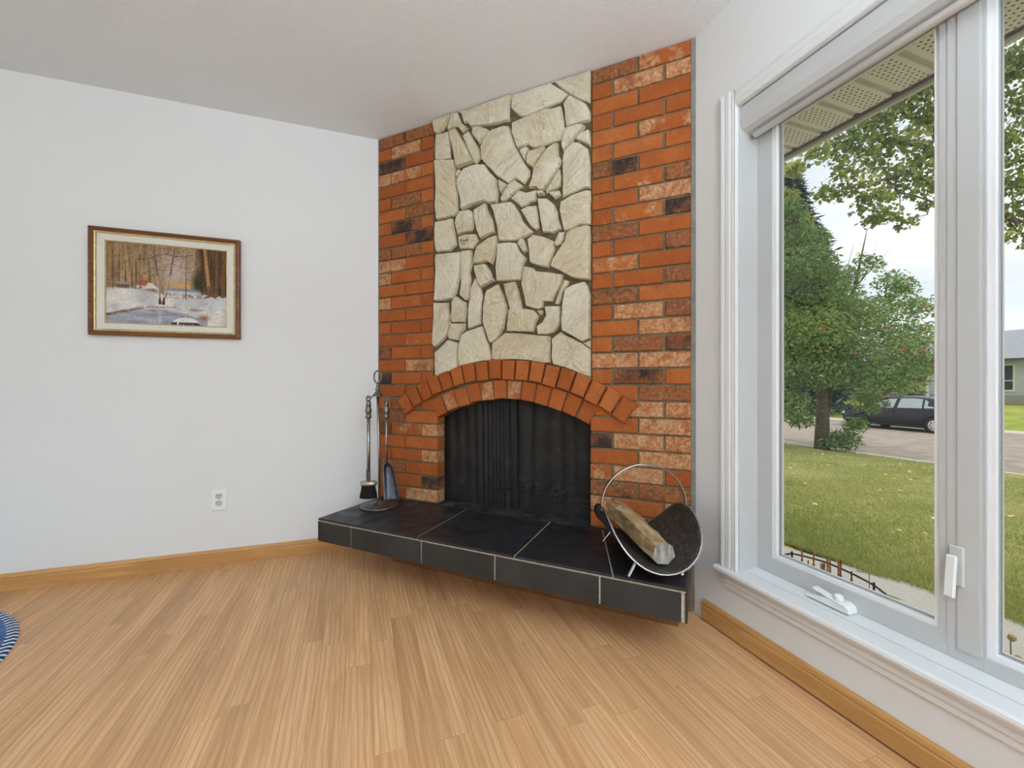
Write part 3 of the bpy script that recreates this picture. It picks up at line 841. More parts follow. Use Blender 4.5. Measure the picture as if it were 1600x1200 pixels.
# rolled-up shade in the window head
RS = thing('roller_shade', 'white roller shade cassette rolled up at the window head', 'window shade', (XR + 0.04, 1.1, 1.92))
ox, oy, oz = XR + 0.04, 1.1, 1.92
def rsp(pr): return [(x - ox, z - oz) for x, z in pr]
cas = [(XR + 0.004, 2.004), (XR + 0.004, 1.975), (XR + 0.002, 1.945), (XR + 0.012, 1.922), (XR + 0.030, 1.914), (XR + 0.078, 1.914), (XR + 0.078, 2.004)]
obj('cassette', extrude(rsp(cas), 'y', OY0 + 0.01 - oy, 1.184 - oy), M['vinyl'], RS)
obj('end_cap', extrude(rsp([(x + (0.002 if x < XR + 0.04 else -0.002), z) for x, z in cas]), 'y', 1.1842 - oy, 1.1875 - oy), M['plastic'], RS)
obj('bottom_rail', extrude(rsp([(XR + 0.052 + 0.013 * math.cos(a), 1.902 + 0.013 * math.sin(a)) for a in np.linspace(0, 2 * PI, 12, endpoint=False)]), 'y', OY0 + 0.02 - oy, 1.165 - oy), M['bead'], RS, True)

# window frames added around the two fill lights (behind the viewer)
for n, (cx, cy, w, ax) in enumerate(((XL, -0.6, 2.3, 'y'), (-0.6, YR, 3.1, 'x'))):
    wn_ = thing('window_%d' % (n + 2), 'added white window frame for a fill light at the %s wall behind the viewer' % ('left' if n == 0 else 'rear'), 'window', kind='structure')
    for a0, a1, z0, z1 in ((-w / 2 - .07, w / 2 + .07, 0.40, 0.47), (-w / 2 - .07, w / 2 + .07, 2.23, 2.30), (-w / 2 - .07, -w / 2, 0.47, 2.23), (w / 2, w / 2 + .07, 0.47, 2.23), (-.03, .03, 0.47, 2.23)):
        if ax == 'y': obj('window_frame', box(XL, XL + 0.03, cy + a0, cy + a1, z0, z1), M['trim'], wn_)
        else: obj('window_frame', box(cx + a0, cx + a1, YR, YR + 0.03, z0, z1), M['trim'], wn_)

# ------------------------------------------------------------------ painting
PCX, PCZ, PW, PH = -0.938, 1.475, 0.640, 0.534
PT = thing('framed_painting', 'winter landscape painting in a brown and gilt wooden frame', 'painting', (PCX, YB, PCZ - PH / 2))
def pframe(w, h, t, prof, mat, name, parent=PT):
    """mitred frame; prof: (inward offset, projection from the wall)"""
    V, F = [], []
    n = len(prof)
    for a, d in prof:
        V += [(-w / 2 + a, -d, a), (w / 2 - a, -d, a), (w / 2 - a, -d, h - a), (-w / 2 + a, -d, h - a)]
    for i in range(n - 1):
        for k in range(4):
            F.append((i * 4 + k, i * 4 + (k + 1) % 4, (i + 1) * 4 + (k + 1) % 4, (i + 1) * 4 + k))
    return obj(name, (V, F), mat, parent)
fr_o = pframe(PW, PH, 0, [(0.0, 0.0005), (0.0, 0.026), (0.004, 0.031), (0.012, 0.033), (0.019, 0.027), (0.021, 0.024), (0.021, 0.004)], M['frame_wood'], 'frame')
pframe(PW, PH, 0, [(0.0206, 0.0245), (0.024, 0.027), (0.0285, 0.0255), (0.031, 0.021), (0.031, 0.004)], M['gold'], 'gilt_slip', fr_o)
ln = pframe(PW, PH, 0, [(0.0305, 0.020), (0.036, 0.021), (0.060, 0.016), (0.062, 0.006)], M['linen'], 'linen_liner')
pframe(PW, PH, 0, [(0.0605, 0.0165), (0.063, 0.0172), (0.0655, 0.0150), (0.066, 0.006)], M['gold'], 'inner_gilt_slip', ln)
# the picture itself: colours of a winter wood painted onto a fine grid
NX, NY = 230, 186
uu, vv = np.meshgrid((np.arange(NX) + 0.5) / NX, (np.arange(NY) + 0.5) / NY)
prg = np.random.default_rng(4)
def smooth_noise(nx, ny):
    g = prg.random((ny + 2, nx + 2))
    x, y = uu * nx, vv * ny
    i, j = x.astype(int), y.astype(int)
    fx, fy = x - i, y - j
    fx, fy = fx * fx * (3 - 2 * fx), fy * fy * (3 - 2 * fy)
    return (g[j, i] * (1 - fx) + g[j, i + 1] * fx) * (1 - fy) + (g[j + 1, i] * (1 - fx) + g[j + 1, i + 1] * fx) * fy
def lay_c(img, mask, col):
    m = np.clip(mask, 0, 1)[..., None]
    return img * (1 - m) + np.array(col, float)[None, None, :] * m
def band(x, a, b, s):
    return 1 / (1 + np.exp(-(x - a) / s)) * (1 - 1 / (1 + np.exp(-(x - b) / s)))
img = np.zeros((NY, NX, 3)) + np.array((150, 122, 88.))
n_a, n_b, n_v = smooth_noise(14, 10), smooth_noise(40, 30), smooth_noise(60, 5)
img = img + (n_v[..., None] - 0.5) * np.array((60, 55, 45)) + (n_b[..., None] - 0.5) * 30
glow = np.exp(-(((uu - 0.56) / 0.17) ** 2 + ((vv - 0.30) / 0.24) ** 2))
img = lay_c(img, glow * 0.95, (196, 180, 168))
img = lay_c(img, np.exp(-(((uu - 0.62) / 0.15) ** 2 + ((vv - 0.50) / 0.05) ** 2)) * 0.9, (214, 168, 104))
img = lay_c(img, band(uu, 0.74, 1.1, 0.012) * band(vv, -0.1, 0.62, 0.012), (74, 52, 30))
img = img + (band(uu, 0.74, 1.1, 0.01) * band(vv, -1, 0.62, 0.01))[..., None] * (n_v[..., None] - 0.45) * np.array((70, 48, 26))
img = lay_c(img, np.exp(-(((uu - 0.745) / 0.055) ** 2 + ((vv - 0.44) / 0.15) ** 2)) * 1.3 - 0.2, (50, 52, 26))
img = lay_c(img, band(uu, 0.47, 0.76, 0.01) * band(vv, 0.535, 0.575, 0.006), (120, 132, 160))
img = lay_c(img, band(uu, 0.47, 0.78, 0.01) * band(vv, 0.565, 0.61, 0.006), (205, 208, 220))
snow = band(vv, 0.585 + 0.05 * (uu - 0.3) - 0.02 * np.sin(uu * 9), 2, 0.006)
sn = np.stack([212 + (n_a - .5) * 46, 210 + (n_a - .5) * 44, 208 + (n_a - .5) * 30], -1)
img = img * (1 - snow[..., None]) + sn * snow[..., None]
img = lay_c(img, band(uu, 0.44, 0.80, 0.02) * band(vv, 0.605, 0.645, 0.01) * 0.8 * (n_b > 0.4), (128, 92, 62))
img = lay_c(img, band(uu, 0.62, 0.9, 0.04) * band(vv, 0.66, 0.76, 0.02) * 0.6, (168, 176, 186))
pond = 1 / (1 + np.exp(-(vv - (0.80 + 0.10 * np.abs(uu - 0.50) * 2 - 0.03 * np.sin(uu * 7) + 0.28 * np.clip(uu - 0.66, 0, 1)) ) / 0.008)) * (uu < 0.83)
img = lay_c(img, pond * 0.95, (158, 160, 174))
img = img + pond[..., None] * (smooth_noise(8, 40)[..., None] - 0.5) * np.array((44, 44, 50))
bank = np.exp(-((vv - (0.90 - 0.36 * uu)) / 0.016) ** 2) * (uu < 0.30) + 0.6 * np.exp(-((vv - (0.785 - 0.03 * (uu - 0.3))) / 0.007) ** 2) * (uu > 0.24) * (uu < 0.56) * (n_b > 0.35)
img = lay_c(img, bank * 0.9 * (0.4 + n_b), (96, 68, 44))
img = lay_c(img, np.exp(-(((uu - 0.80) / 0.05) ** 2 + ((vv - 0.90) / 0.035) ** 2)) * 0.9, (150, 98, 62))
img = lay_c(img, np.exp(-(((uu - 0.73) / 0.06) ** 2 + ((vv - 0.80) / 0.012) ** 2)) * 0.8, (142, 106, 78))
img = lay_c(img, (np.abs(uu - 0.425) < 0.012) * band(vv, 0.84, 1.0, 0.02) * 0.55, (206, 200, 198))
rock = (((uu - 0.645) / 0.125) ** 2 + ((vv - 1.0) / 0.10) ** 2) < 1
img = lay_c(img, rock * 1.0, (226, 226, 228))
img = lay_c(img, rock * (vv > 0.965) * (n_b > 0.3), (70, 60, 56))
def stroke(img, pts, w0, w1, col, a=1.0):
    for (x0, y0), (x1, y1), t0, t1 in zip(pts[:-1], pts[1:], np.linspace(0, 1, len(pts))[:-1], np.linspace(0, 1, len(pts))[1:]):
        d = np.array((x1 - x0, y1 - y0)); L = (d ** 2).sum() + 1e-9
        tt = np.clip(((uu - x0) * d[0] + (vv - y0) * d[1]) / L, 0, 1)
        dist = np.hypot((uu - x0 - tt * d[0]) * 1.24, vv - y0 - tt * d[1])
        w = w0 + (w1 - w0) * (t0 + (t1 - t0) * tt)
        img = lay_c(img, np.clip((w - dist) / 0.003 + 0.5, 0, 1) * a, col)
    return img
for x, y0, y1, w in ((0.05, 0.1, 0.58, .004), (0.15, 0.2, 0.57, .004), (0.10, .05, .56, .003), (0.20, 0.05, .55, .003), (0.34, 0.2, 0.56, .004), (0.64, 0.12, 0.66, .004), (0.78, .3, .60, .004)):
    img = stroke(img, [(x, y0), (x + 0.004, y1)], w * 0.6, w, (78, 56, 36))
img = stroke(img, [(0.235, 0.22), (0.235, 0.56)], .005, .006, (92, 62, 40))
for x, w in ((0.905, .016), (0.965, .020), (0.87, .006)):
    img = stroke(img, [(x + 0.01, 0.0), (x, 0.60)], w * 0.8, w, (112, 78, 44))
img = stroke(img, [(0.81, 0.0), (0.835, 0.35), (0.85, 0.55)], .024, .028, (168, 128, 78))
img = stroke(img, [(0.825, 0.0), (0.852, 0.35), (0.868, 0.55)], .008, .012, (88, 58, 32))
img = stroke(img, [(0.845, 0.50), (0.855, 0.60), (0.80, 0.635)], .028, .006, (120, 80, 46))
img = stroke(img, [(0.855, 0.52), (0.87, 0.60), (0.905, 0.63)], .026, .006, (110, 72, 42))
img = lay_c(img, band(uu, 0.08, 0.175, 0.004) * band(vv, 0.515, 0.560, 0.004), (112, 84, 62))
img = lay_c(img, band(uu, 0.075, 0.18, 0.004) * band(vv, 0.490, 0.515, 0.004), (158, 152, 150))
img = lay_c(img, band(uu, 0.235, 0.34, 0.003) * band(vv, 0.515, 0.562, 0.004), (200, 196, 190))
img = lay_c(img, band(uu, 0.245 + (0.53 - vv) * 0.25, 0.335 + (vv - 0.46) * 0.5, 0.003) * band(vv, 0.455, 0.520, 0.004), (172, 88, 58))
img = lay_c(img, band(uu, 0.31 + (0.53 - vv) * 0.35, 0.375 + (vv - 0.50) * 0.8, 0.003) * band(vv, 0.48, 0.555, 0.004), (224, 214, 208))
img = lay_c(img, band(uu, 0.262, 0.275, 0.002) * band(vv, 0.53, 0.560, 0.003), (70, 60, 60))
for P_ in ([(0.375, 0.05), (0.392, 0.22), (0.405, 0.38), (0.418, 0.55), (0.426, 0.72)], [(0.545, 0.04), (0.528, 0.20), (0.512, 0.36), (0.480, 0.55), (0.455, 0.72)]):
    img = stroke(img, P_, .003, .0085, (196, 180, 166))
    img = stroke(img, [(x + .006, y) for x, y in P_], .0012, .0035, (120, 92, 76))
    img = stroke(img, P_[:3], .003, .0045, (92, 66, 50))
img = stroke(img, [(0.427, 0.665), (0.428, 0.73)], .007, .016, (76, 56, 46))
img = stroke(img, [(0.459, 0.665), (0.456, 0.735)], .007, .016, (76, 56, 46))
img = stroke(img, [(0.22, 0.20), (0.34, 0.18), (0.40, 0.13), (0.47, 0.10), (0.56, 0.125), (0.63, 0.115), (0.70, 0.09)], .004, .003, (84, 58, 42))
for _ in range(60):
    x, y = prg.normal(0.48, 0.13), prg.uniform(0.05, 0.34)
    a = prg.uniform(-2.6, -0.5); l = prg.uniform(0.05, 0.12)
    img = stroke(img, [(x, y), (x + l * .5 * math.cos(a), y + l * .4 * math.sin(a)), (x + l * math.cos(a + .5), y + l * math.sin(a + .5))], .0022, .0008, (96, 68, 50), 0.75)
for _ in range(330):
    x, y = prg.normal(0.47, 0.15), prg.uniform(0.02, 0.40)
    a = prg.uniform(0, 2 * PI); l = prg.uniform(0.004, 0.022)
    img = stroke(img, [(x, y), (x + l * math.cos(a), y + l * math.sin(a))], .0026, .001, (104, 74, 54), 0.65)
for _ in range(70):                       # dabs of earth and grass along the banks and in the snow
    x = prg.uniform(0.02, 0.98); y = prg.choice([0.775 + prg.normal(0, .012), 0.66 + prg.normal(0, .03), 0.86 + prg.normal(0, .03)]) if x > 0.3 else 0.895 - 0.33 * x + prg.normal(0, .012)
    img = stroke(img, [(x, y), (x + prg.uniform(.008, .035), y + prg.normal(0, .006))], .004, .0015, (122, 94, 74), 0.5)
img = img + (smooth_noise(90, 70)[..., None] - 0.5) * 26
img = np.clip(img, 0, 255) / 255.0
lin = np.where(img <= 0.04045, img / 12.92, ((img + 0.055) / 1.055) ** 2.4)
iw, ih = PW - 0.128, PH - 0.128
gx, gz = np.linspace(-iw / 2, iw / 2, NX + 1), np.linspace(0.064 + ih, 0.064, NY + 1)
GV = [(x, -0.012, z) for z in gz for x in gx]
GF = [(j * (NX + 1) + i, (j + 1) * (NX + 1) + i, (j + 1) * (NX + 1) + i + 1, j * (NX + 1) + i + 1) for j in range(NY) for i in range(NX)]
cme = bpy.data.meshes.new('canvas')
cme.from_pydata(GV, [], GF)
at = cme.attributes.new('paint', 'FLOAT_COLOR', 'FACE')
at.data.foreach_set('color', np.concatenate([lin.reshape(-1, 3), np.ones((NX * NY, 1))], 1).astype(np.float32).ravel())
t = NT('oil_paint').set(0.55, 0, 0.3)
an = t.node('Attribute', attribute_name='paint')
sc_ = t.mix(1.0, an.outputs['Color'], (0.95, 0.93, 0.90), 'MULTIPLY')
t.color(sc_)
t.bump(t.noise(t.pos(), 260, 3), 0.25, 0.001)
cv = put('canvas', cme, t.m, PT)
cv['label'] = 'snowy creek with birches, red-roofed cottage and tall tree trunks'
obj('backing_board', box(-PW / 2 + 0.01, PW / 2 - 0.01, -0.010, -0.0008, 0.01, PH - 0.01), M['frame_wood'], PT)

# ------------------------------------------------------------------ outlet
OT = thing('wall_outlet', 'white double electrical outlet low on the painting wall', 'outlet', (-0.720, YB, 0.287))
def rrect(w, h, r, n=4, cx=0, cz=0):
    P = []
    for qx, qz, a0 in ((1, 1, 0), (-1, 1, PI / 2), (-1, -1, PI), (1, -1, 1.5 * PI)):
        for i in range(n + 1):
            a = a0 + i / n * PI / 2
            P.append((cx + qx * (w / 2 - r) + r * math.cos(a), cz + qz * (h / 2 - r) + r * math.sin(a)))
    return P
obj('cover_plate', slab(rrect(0.072, 0.116, 0.005, 3, 0, 0.058), -0.006, -0.0003, 0.003), M['plastic'], OT)
for zc in (0.0385, 0.0775):
    rc = obj('receptacle', slab(rrect(0.033, 0.028, 0.011, 5, 0, zc), -0.0085, -0.005, 0.001), M['vinyl'], OT)
    for dx, hh in ((-0.0065, 0.010), (0.0065, 0.008)):
        obj('slot', box(dx - 0.0014, dx + 0.0014, -0.0092, -0.0080, zc + 0.001, zc + 0.001 + hh), M['slot'], rc)
    obj('ground_hole', xf(lathe([(0.0024, 0), (0.0024, 0.001)], 8), Matrix.Translation((0, -0.0082, zc - 0.007)) @ Matrix.Rotation(PI / 2, 4, 'X')), M['slot'], rc)
obj('screw', xf(lathe([(0.003, 0), (0.0025, 0.0012)], 10), Matrix.Translation((0, -0.006, 0.058)) @ Matrix.Rotation(PI / 2, 4, 'X')), M['steel'], OT)

# ------------------------------------------------------------------ fire tools
SX, SY = 0.093, 2.400
lat = Vector((math.cos(math.radians(19.8)), -math.sin(math.radians(19.8)), 0))   # across the stand's hook bar
fwd = Vector((lat.y, -lat.x, 0)) * -1
ST = thing('fire_tool_stand', 'antique pewter fire tool stand with round dished base and ring top on the hearth', 'tool stand', (SX, SY, ZH + 0.0005))
obj('base', lathe([(0.098, 0), (0.101, 0.003), (0.099, 0.008), (0.092, 0.0105), (0.080, 0.0085), (0.040, 0.014), (0.016, 0.022), (0.010, 0.034), (0.0, 0.035)], 36), M['pewter'], ST, True)
obj('pole', tube([(0, 0, 0.03), (-0.004, 0, 0.30), (-0.010, 0, 0.60)], 0.0065, 10), M['brushed'], ST, True)
tp = Vector((-0.010, 0, 0.60))
obj('finial', lathe([(0.006, 0), (0.030, 0.002), (0.030, 0.006), (0.020, 0.016), (0.012, 0.028), (0.008, 0.033), (0.014, 0.038), (0.014, 0.043), (0.007, 0.050), (0.009, 0.058), (0.006, 0.066), (0.005, 0.074)], 16, tp), M['pewter'], ST, True)
obj('ring_handle', tube([tp + Vector((0, 0, 0.107)) + lat * (0.020 * math.cos(a)) + Vector((0, 0, 0.033 * math.sin(a))) for a in np.linspace(-PI / 2, 1.5 * PI, 25)], 0.0048, 8, False), M['pewter'], ST, True)
for sgn in (-1, 1):
    hb = [tp + Vector((0, 0, 0.006)), tp + lat * (0.028 * sgn) + Vector((0, 0, 0.002)), tp + lat * (0.044 * sgn) + Vector((0, 0, -0.010)), tp + lat * (0.052 * sgn) + Vector((0, 0, -0.006)), tp + lat * (0.054 * sgn) + Vector((0, 0, 0.002))]
    obj('hook', tube(hb, 0.004, 8), M['pewter'], ST, True)
def tool_handle(parent, o):
    obj('hanging_loop', tube([Vector((0, 0, -0.010)) + lat * (0.011 * math.cos(a)) + Vector((0, 0, 0.013 * math.sin(a))) + o for a in np.linspace(0, 2 * PI, 17)], 0.0042, 6, False), M['pewter'], parent, True)
    obj('turned_grip', lathe([(0.012, -0.118), (0.018, -0.114), (0.014, -0.104), (0.011, -0.098), (0.014, -0.090), (0.017, -0.076), (0.014, -0.062), (0.011, -0.056), (0.015, -0.050), (0.012, -0.040), (0.014, -0.032), (0.008, -0.022)], 12, o), M['pewter'], parent, True)
hookz = ZH + 0.60
# brush
pb = Vector((SX, SY, 0)) + Vector((-0.010, 0, 0)) + lat * -0.049 + Vector((0, 0, hookz)) - fwd * 0.004
BR = thing('fireplace_brush', 'fireplace hearth brush with black bristles hanging left on the tool stand', 'brush', (pb.x, pb.y, 0.345))
zo = pb.z - 0.345
tool_handle(BR, Vector((0, 0, zo)))
obj('rod', tube([(0, 0, zo - 0.115), (0.001, 0, 0.085)], 0.0095, 10), M['brushed'], BR, True)
obj('rod_clip', tube([lat * -0.010 + Vector((0, 0, 0.155)), lat * -0.009 + Vector((0, 0, 0.10)), lat * -0.004 + Vector((0, 0, 0.085))], 0.0028, 6), M['black_iron'], BR)
def oval(rx, ry, z, n=20): return [lat * (rx * math.cos(a)) + fwd * (ry * math.sin(a)) + Vector((0, 0, z)) for a in np.linspace(0, 2 * PI, n, endpoint=False)]
def loft(rings):
    n = len(rings[0]); V = [p for r in rings for p in r]; F = []
    for i in range(len(rings) - 1):
        F += [(i * n + k, i * n + (k + 1) % n, (i + 1) * n + (k + 1) % n, (i + 1) * n + k) for k in range(n)]
    F += [tuple(range(n)), tuple((len(rings) - 1) * n + k for k in range(n))]
    return V, F
obj('ferrule', loft([oval(0.043, 0.024, 0.068), oval(0.046, 0.026, 0.071), oval(0.046, 0.026, 0.086), oval(0.040, 0.021, 0.091)]), M['champagne'], BR, True)
br_v = [oval(0.048, 0.029, 0.000), oval(0.046, 0.027, 0.020), oval(0.040, 0.023, 0.045), oval(0.037, 0.021, 0.069)]
obj('bristles', loft(br_v), M['bristle'], BR)
# shovel
ps = Vector((SX, SY, 0)) + Vector((-0.010, 0, 0)) + lat * 0.049 + Vector((0, 0, hookz)) - fwd * 0.004
SH = thing('fireplace_shovel', 'fireplace ash shovel with grey scoop hanging right on the tool stand', 'shovel', (ps.x, ps.y, 0.315))
zo = ps.z - 0.315
tool_handle(SH, Vector((0, 0, zo)))
obj('rod', tube([(0, 0, zo - 0.115), (0, 0, 0.215)], [0.0070, 0.0045], 8), M['brushed'], SH, True)
sv, sf = [], []
ns = 11
for j, (z, w, dp) in enumerate(((0.220, 0.006, 0.004), (0.210, 0.022, 0.020), (0.190, 0.030, 0.026), (0.150, 0.034, 0.024), (0.080, 0.040, 0.020), (0.030, 0.044, 0.016), (0.012, 0.043, 0.013))):
    c = lat * (0.004 + (0.22 - z) * 0.16) - fwd * (0.22 - z) * 0.10
    for k in range(ns):
        q = k / (ns - 1) * 2 - 1
        sv.append(c + lat * (w * q) + fwd * (dp * (1 - abs(q) ** 3)) + Vector((0, 0, z)))
for j in range(6):
    for k in range(ns - 1):
        sf.append((j * ns + k, j * ns + k + 1, (j + 1) * ns + k + 1, (j + 1) * ns + k))
so_ = obj('scoop', (sv, sf), M['scoop'], SH, True)
md = so_.modifiers.new('thickness', 'SOLIDIFY'); md.thickness = 0.0025

# ------------------------------------------------------------------ log basket and log
ax_ = Vector((-0.29, -0.957, 0)).normalized()
bx_ = Vector((0.957, -0.29, 0)).normalized()
LB = thing('log_basket', 'dark sheet-metal log basket with steel hoop handle on the hearth by the window', 'log basket', (1.030, 1.352, ZH + 0.0005))
RB, QM, PM, BZ = 0.165, 0.262, 0.225, 0.030
def bowl_pt(p, q, dn=0.0):
    f = q / RB
    r = RB + dn
    return ax_ * p + bx_ * (r * math.sin(f)) + Vector((0, 0, BZ + RB - r * math.cos(f)))
nr, na = 12, 64
BVt = [bowl_pt(0, 0)]
for i in range(1, nr + 1):
    for k in range(na):
        w = 2 * PI * k / na
        BVt.append(bowl_pt(PM * i / nr * math.cos(w), QM * i / nr * math.sin(w)))
BF = [(0, 1 + k, 1 + (k + 1) % na) for k in range(na)]
for i in range(nr - 1):
    BF += [(1 + i * na + k, 1 + (i + 1) * na + k, 1 + (i + 1) * na + (k + 1) % na, 1 + i * na + (k + 1) % na) for k in range(na)]
bowl = obj('bowl', (BVt, BF), M['sheet'], LB, True)
md = bowl.modifiers.new('thickness', 'SOLIDIFY'); md.thickness = 0.002
obj('rolled_rim', tube([bowl_pt(PM * math.cos(w), QM * math.sin(w)) for w in np.linspace(0, 2 * PI, 65)], 0.0038, 6, False), M['steel'], LB, True)
# flat hoop handle
hv, hf = [], []
hr = bowl_pt(0, QM)
hw, hz0 = hr.dot(bx_) + 0.003, hr.z - 0.03
nh = 40
hp = []
for i in range(nh + 1):
    a = -0.12 + (PI + 0.24) * i / nh
    hp.append((hw * math.cos(a) * (1.0 if math.sin(a) > 0 else 1.0), (hz0 + 0.03) + 0.162 * math.sin(a) if math.sin(a) > 0 else hz0 + 0.03 + 0.25 * math.sin(a)))
for x, z in hp:
    for e in (-0.008, 0.008):
        hv.append(bx_ * x + ax_ * e + Vector((0, 0, z)))
for i in range(nh): hf.append((2 * i, 2 * i + 1, 2 * i + 3, 2 * i + 2))
ho = obj('hoop_handle', (hv, hf), M['steel'], LB, True)
md = ho.modifiers.new('thickness', 'SOLIDIFY'); md.thickness = 0.004
for p in (-0.15, 0.15):
    for q in (-0.085, 0.085):
        top = bowl_pt(p, q)
        foot = ax_ * (p * 1.08) + bx_ * (q * (1.35 if q < 0 else 0.9))
        obj('foot', tube([top + Vector((0, 0, -0.002)), (foot.x, foot.y, 0.0)], 0.006, 8), M['steel'], LB)
# split log
LG = thing('firewood_log', 'split firewood log lying in the metal log basket', 'log', (1.030, 1.352, ZH + BZ + 0.006))
lp = []
for j in range(12):
    tq = j / 11
    c = ax_ * (-0.215 + 0.385 * tq) + bx_ * (-0.040 + 0.045 * tq) + Vector((0, 0, 0.050 + 0.030 * (1 - tq) + 0.004 * math.sin(5 * tq)))
    sec = [(-0.046, -0.018), (-0.020, -0.046), (0.022, -0.047), (0.047, -0.014), (0.036, 0.026), (0.004, 0.044), (-0.030, 0.030)]
    kk = 0.92 + 0.10 * math.sin(3.3 * tq + 0.6)
    rj = random.Random(40 + j)
    lp.append([c + bx_ * (a * kk + rj.uniform(-.003, .003)) + Vector((0, 0, b * kk + rj.uniform(-.003, .003))) for a, b in sec])
V, F = loft(lp)
log = obj('split_wood', (V, F[:-2]), M['log'], LG)
n7 = 7
for rg, nm in ((lp[-1], 'cut_end'), (lp[0], 'cut_end')):
    cc = sum((Vector(p) for p in rg), Vector()) / 7
    obj(nm, ([tuple(p) for p in rg] + [tuple(cc)], [(i, (i + 1) % 7, 7) for i in range(7)]), M['log_end'], LG)

# ------------------------------------------------------------------ round rug, cut by the left edge of the photograph
RG = thing('round_rug', 'round blue and white patterned rug with stitched edge at the left', 'rug', (-1.885, 1.830, 0.0006))
t = NT('rug_pattern').set(0.95, 0, 0.1)
tc = t.node('TexCoord')
vor = t.node('TexVoronoi'); vor.inputs['Scale'].default_value = 11
t.link(tc.outputs['Object'], vor.inputs['Vector'])
c = t.ramp(vor.outputs['Distance'], [(0.0, (0.05, 0.10, 0.09)), (0.22, (0.10, 0.20, 0.42)), (0.34, (0.62, 0.72, 0.80)), (0.7, (0.72, 0.78, 0.82))])
t.color(c); t.bump(t.noise(t.pos(), 400, 2), 0.5, 0.002)
M['rug'] = t.m
M['rug_border'] = simple('rug_blue_border', (0.10, 0.19, 0.40), 0.95, 0, 0.1, 0.4, 60, 0.4, 300)
M['rug_stitch'] = simple('rug_white_stitch', (0.72, 0.74, 0.78), 0.95)
M['rug_navy'] = simple('rug_navy_stitch', (0.03, 0.05, 0.12), 0.95)
RR = 0.722
obj('field', lathe([(0.655, 0), (0.655, 0.008), (0.0, 0.008)], 64), M['rug'], RG)
bz = []
obj('border', join(*[([(r * math.cos(a), r * math.sin(a), z) for a in (2 * PI * k / 96, 2 * PI * (k + 1) / 96) for r, z in ((0.655, 0), (0.655, 0.009), (0.690, 0.010), (RR - 0.012, 0.009), (RR - 0.004, 0.004), (RR - 0.004, 0))], [(0, 1, 7, 6), (1, 2, 8, 7), (2, 3, 9, 8), (3, 4, 10, 9), (4, 5, 11, 10)]) for k in range(96)]), M['rug_border'], RG)
st_w, st_n = [], []
for k in range(300):
    a = 2 * PI * k / 300
    (st_w if k % 2 else st_n).append(tube([((0.690) * math.cos(a), (0.690) * math.sin(a), 0.0098), ((RR - 0.011) * math.cos(a + .006), (RR - 0.011) * math.sin(a + .006), 0.0092), ((RR) * math.cos(a + .008), (RR) * math.sin(a + .008), 0.0034)], 0.0030, 4))
tag(obj('white_stitching', join(*st_w), M['rug_stitch'], RG), kind='stuff')
tag(obj('navy_stitching', join(*st_n), M['rug_navy'], RG), kind='stuff')

# ------------------------------------------------------------------ outside: eave
M['soffit_groove'] = simple('soffit_groove', (0.62, 0.58, 0.51), 0.6)
t = NT('perforated_soffit').set(0.5, 0, 0.4)
tc = t.node('TexCoord')
sx = t.node('SeparateXYZ'); t.link(tc.outputs['Object'], sx.inputs[0])
def mth(op, a, b=None):
    m = t.node('Math', operation=op)
    for i, v in enumerate((a, b)):
        if v is None: continue
        if hasattr(v, 'links'): t.link(v, m.inputs[i])
        else: m.inputs[i].default_value = v
    return m.outputs[0]
# staggered round holes in the two flat bands of each panel
def cell(v, p): return mth('SUBTRACT', mth('FRACT', mth('DIVIDE', v, p)), 0.5)
px_, py_ = 0.030, 0.030
dx1, dy1 = cell(sx.outputs['X'], px_), cell(sx.outputs['Y'], py_)
dx2, dy2 = cell(mth('ADD', sx.outputs['X'], px_ / 2), px_), cell(mth('ADD', sx.outputs['Y'], py_ / 2), py_)
d1 = mth('SQRT', mth('ADD', mth('MULTIPLY', dx1, dx1), mth('MULTIPLY', dy1, dy1)))
d2 = mth('SQRT', mth('ADD', mth('MULTIPLY', dx2, dx2), mth('MULTIPLY', dy2, dy2)))
hole = mth('LESS_THAN', mth('MINIMUM', d1, d2), 0.145)
inb = mth('LESS_THAN', mth('ABSOLUTE', mth('SUBTRACT', sx.outputs['Y'], 0.066)), 0.047)
t.color(t.mix(mth('MULTIPLY', hole, inb), (0.80, 0.76, 0.68), (0.075, 0.068, 0.055)))
M['soffit'] = t.m
M['fascia'] = simple('taupe_fascia', (0.60, 0.55, 0.47), 0.5)
M['eave_dark'] = simple('dark_eave_channel', (0.12, 0.10, 0.09), 0.6)
M['stucco'] = simple('outer_wall_stucco', (0.60, 0.57, 0.52), 0.9, 0, 0.2, 0.1, 40)
SO = thing('soffit', 'perforated taupe soffit under the eave outside the window', 'soffit', (XR + WT, 0, 2.25), kind='structure')
EX = 2.25 - (XR + WT)
SP = 0.153
sm = mesh('soffit_panel', *join(box(0, EX - 0.02, 0.008, 0.134, 0, 0.012)))
gm = mesh('soffit_groove', *join(box(0, EX - 0.02, 0.134, 0.153 + 0.008, 0.008, 0.014)))
for k in range(-22, 14):
    y = 1.612 - SP * 6 + SP * k - 0.134
    s = put('soffit_panel', sm, M['soffit'], SO, (0, y, 0))
    put('groove', gm, M['soffit_groove'], s)
obj('eave_channel', box(EX - 0.024, EX - 0.004, -3.6, 2.8, -0.006, 0.02), M['eave_dark'], SO)
obj('fascia', box(EX - 0.004, EX + 0.016, -3.6, 2.8, -0.022, 0.19), M['fascia'], SO)
obj('eave_roof', extrude([(EX + 0.02, 0.17), (EX + 0.02, 0.20), (-1.5, 0.55), (-1.5, 0.35), (-0.0, 0.33), (0, 0.17)], 'y', -3.6, 2.8), M['eave_dark'], SO)
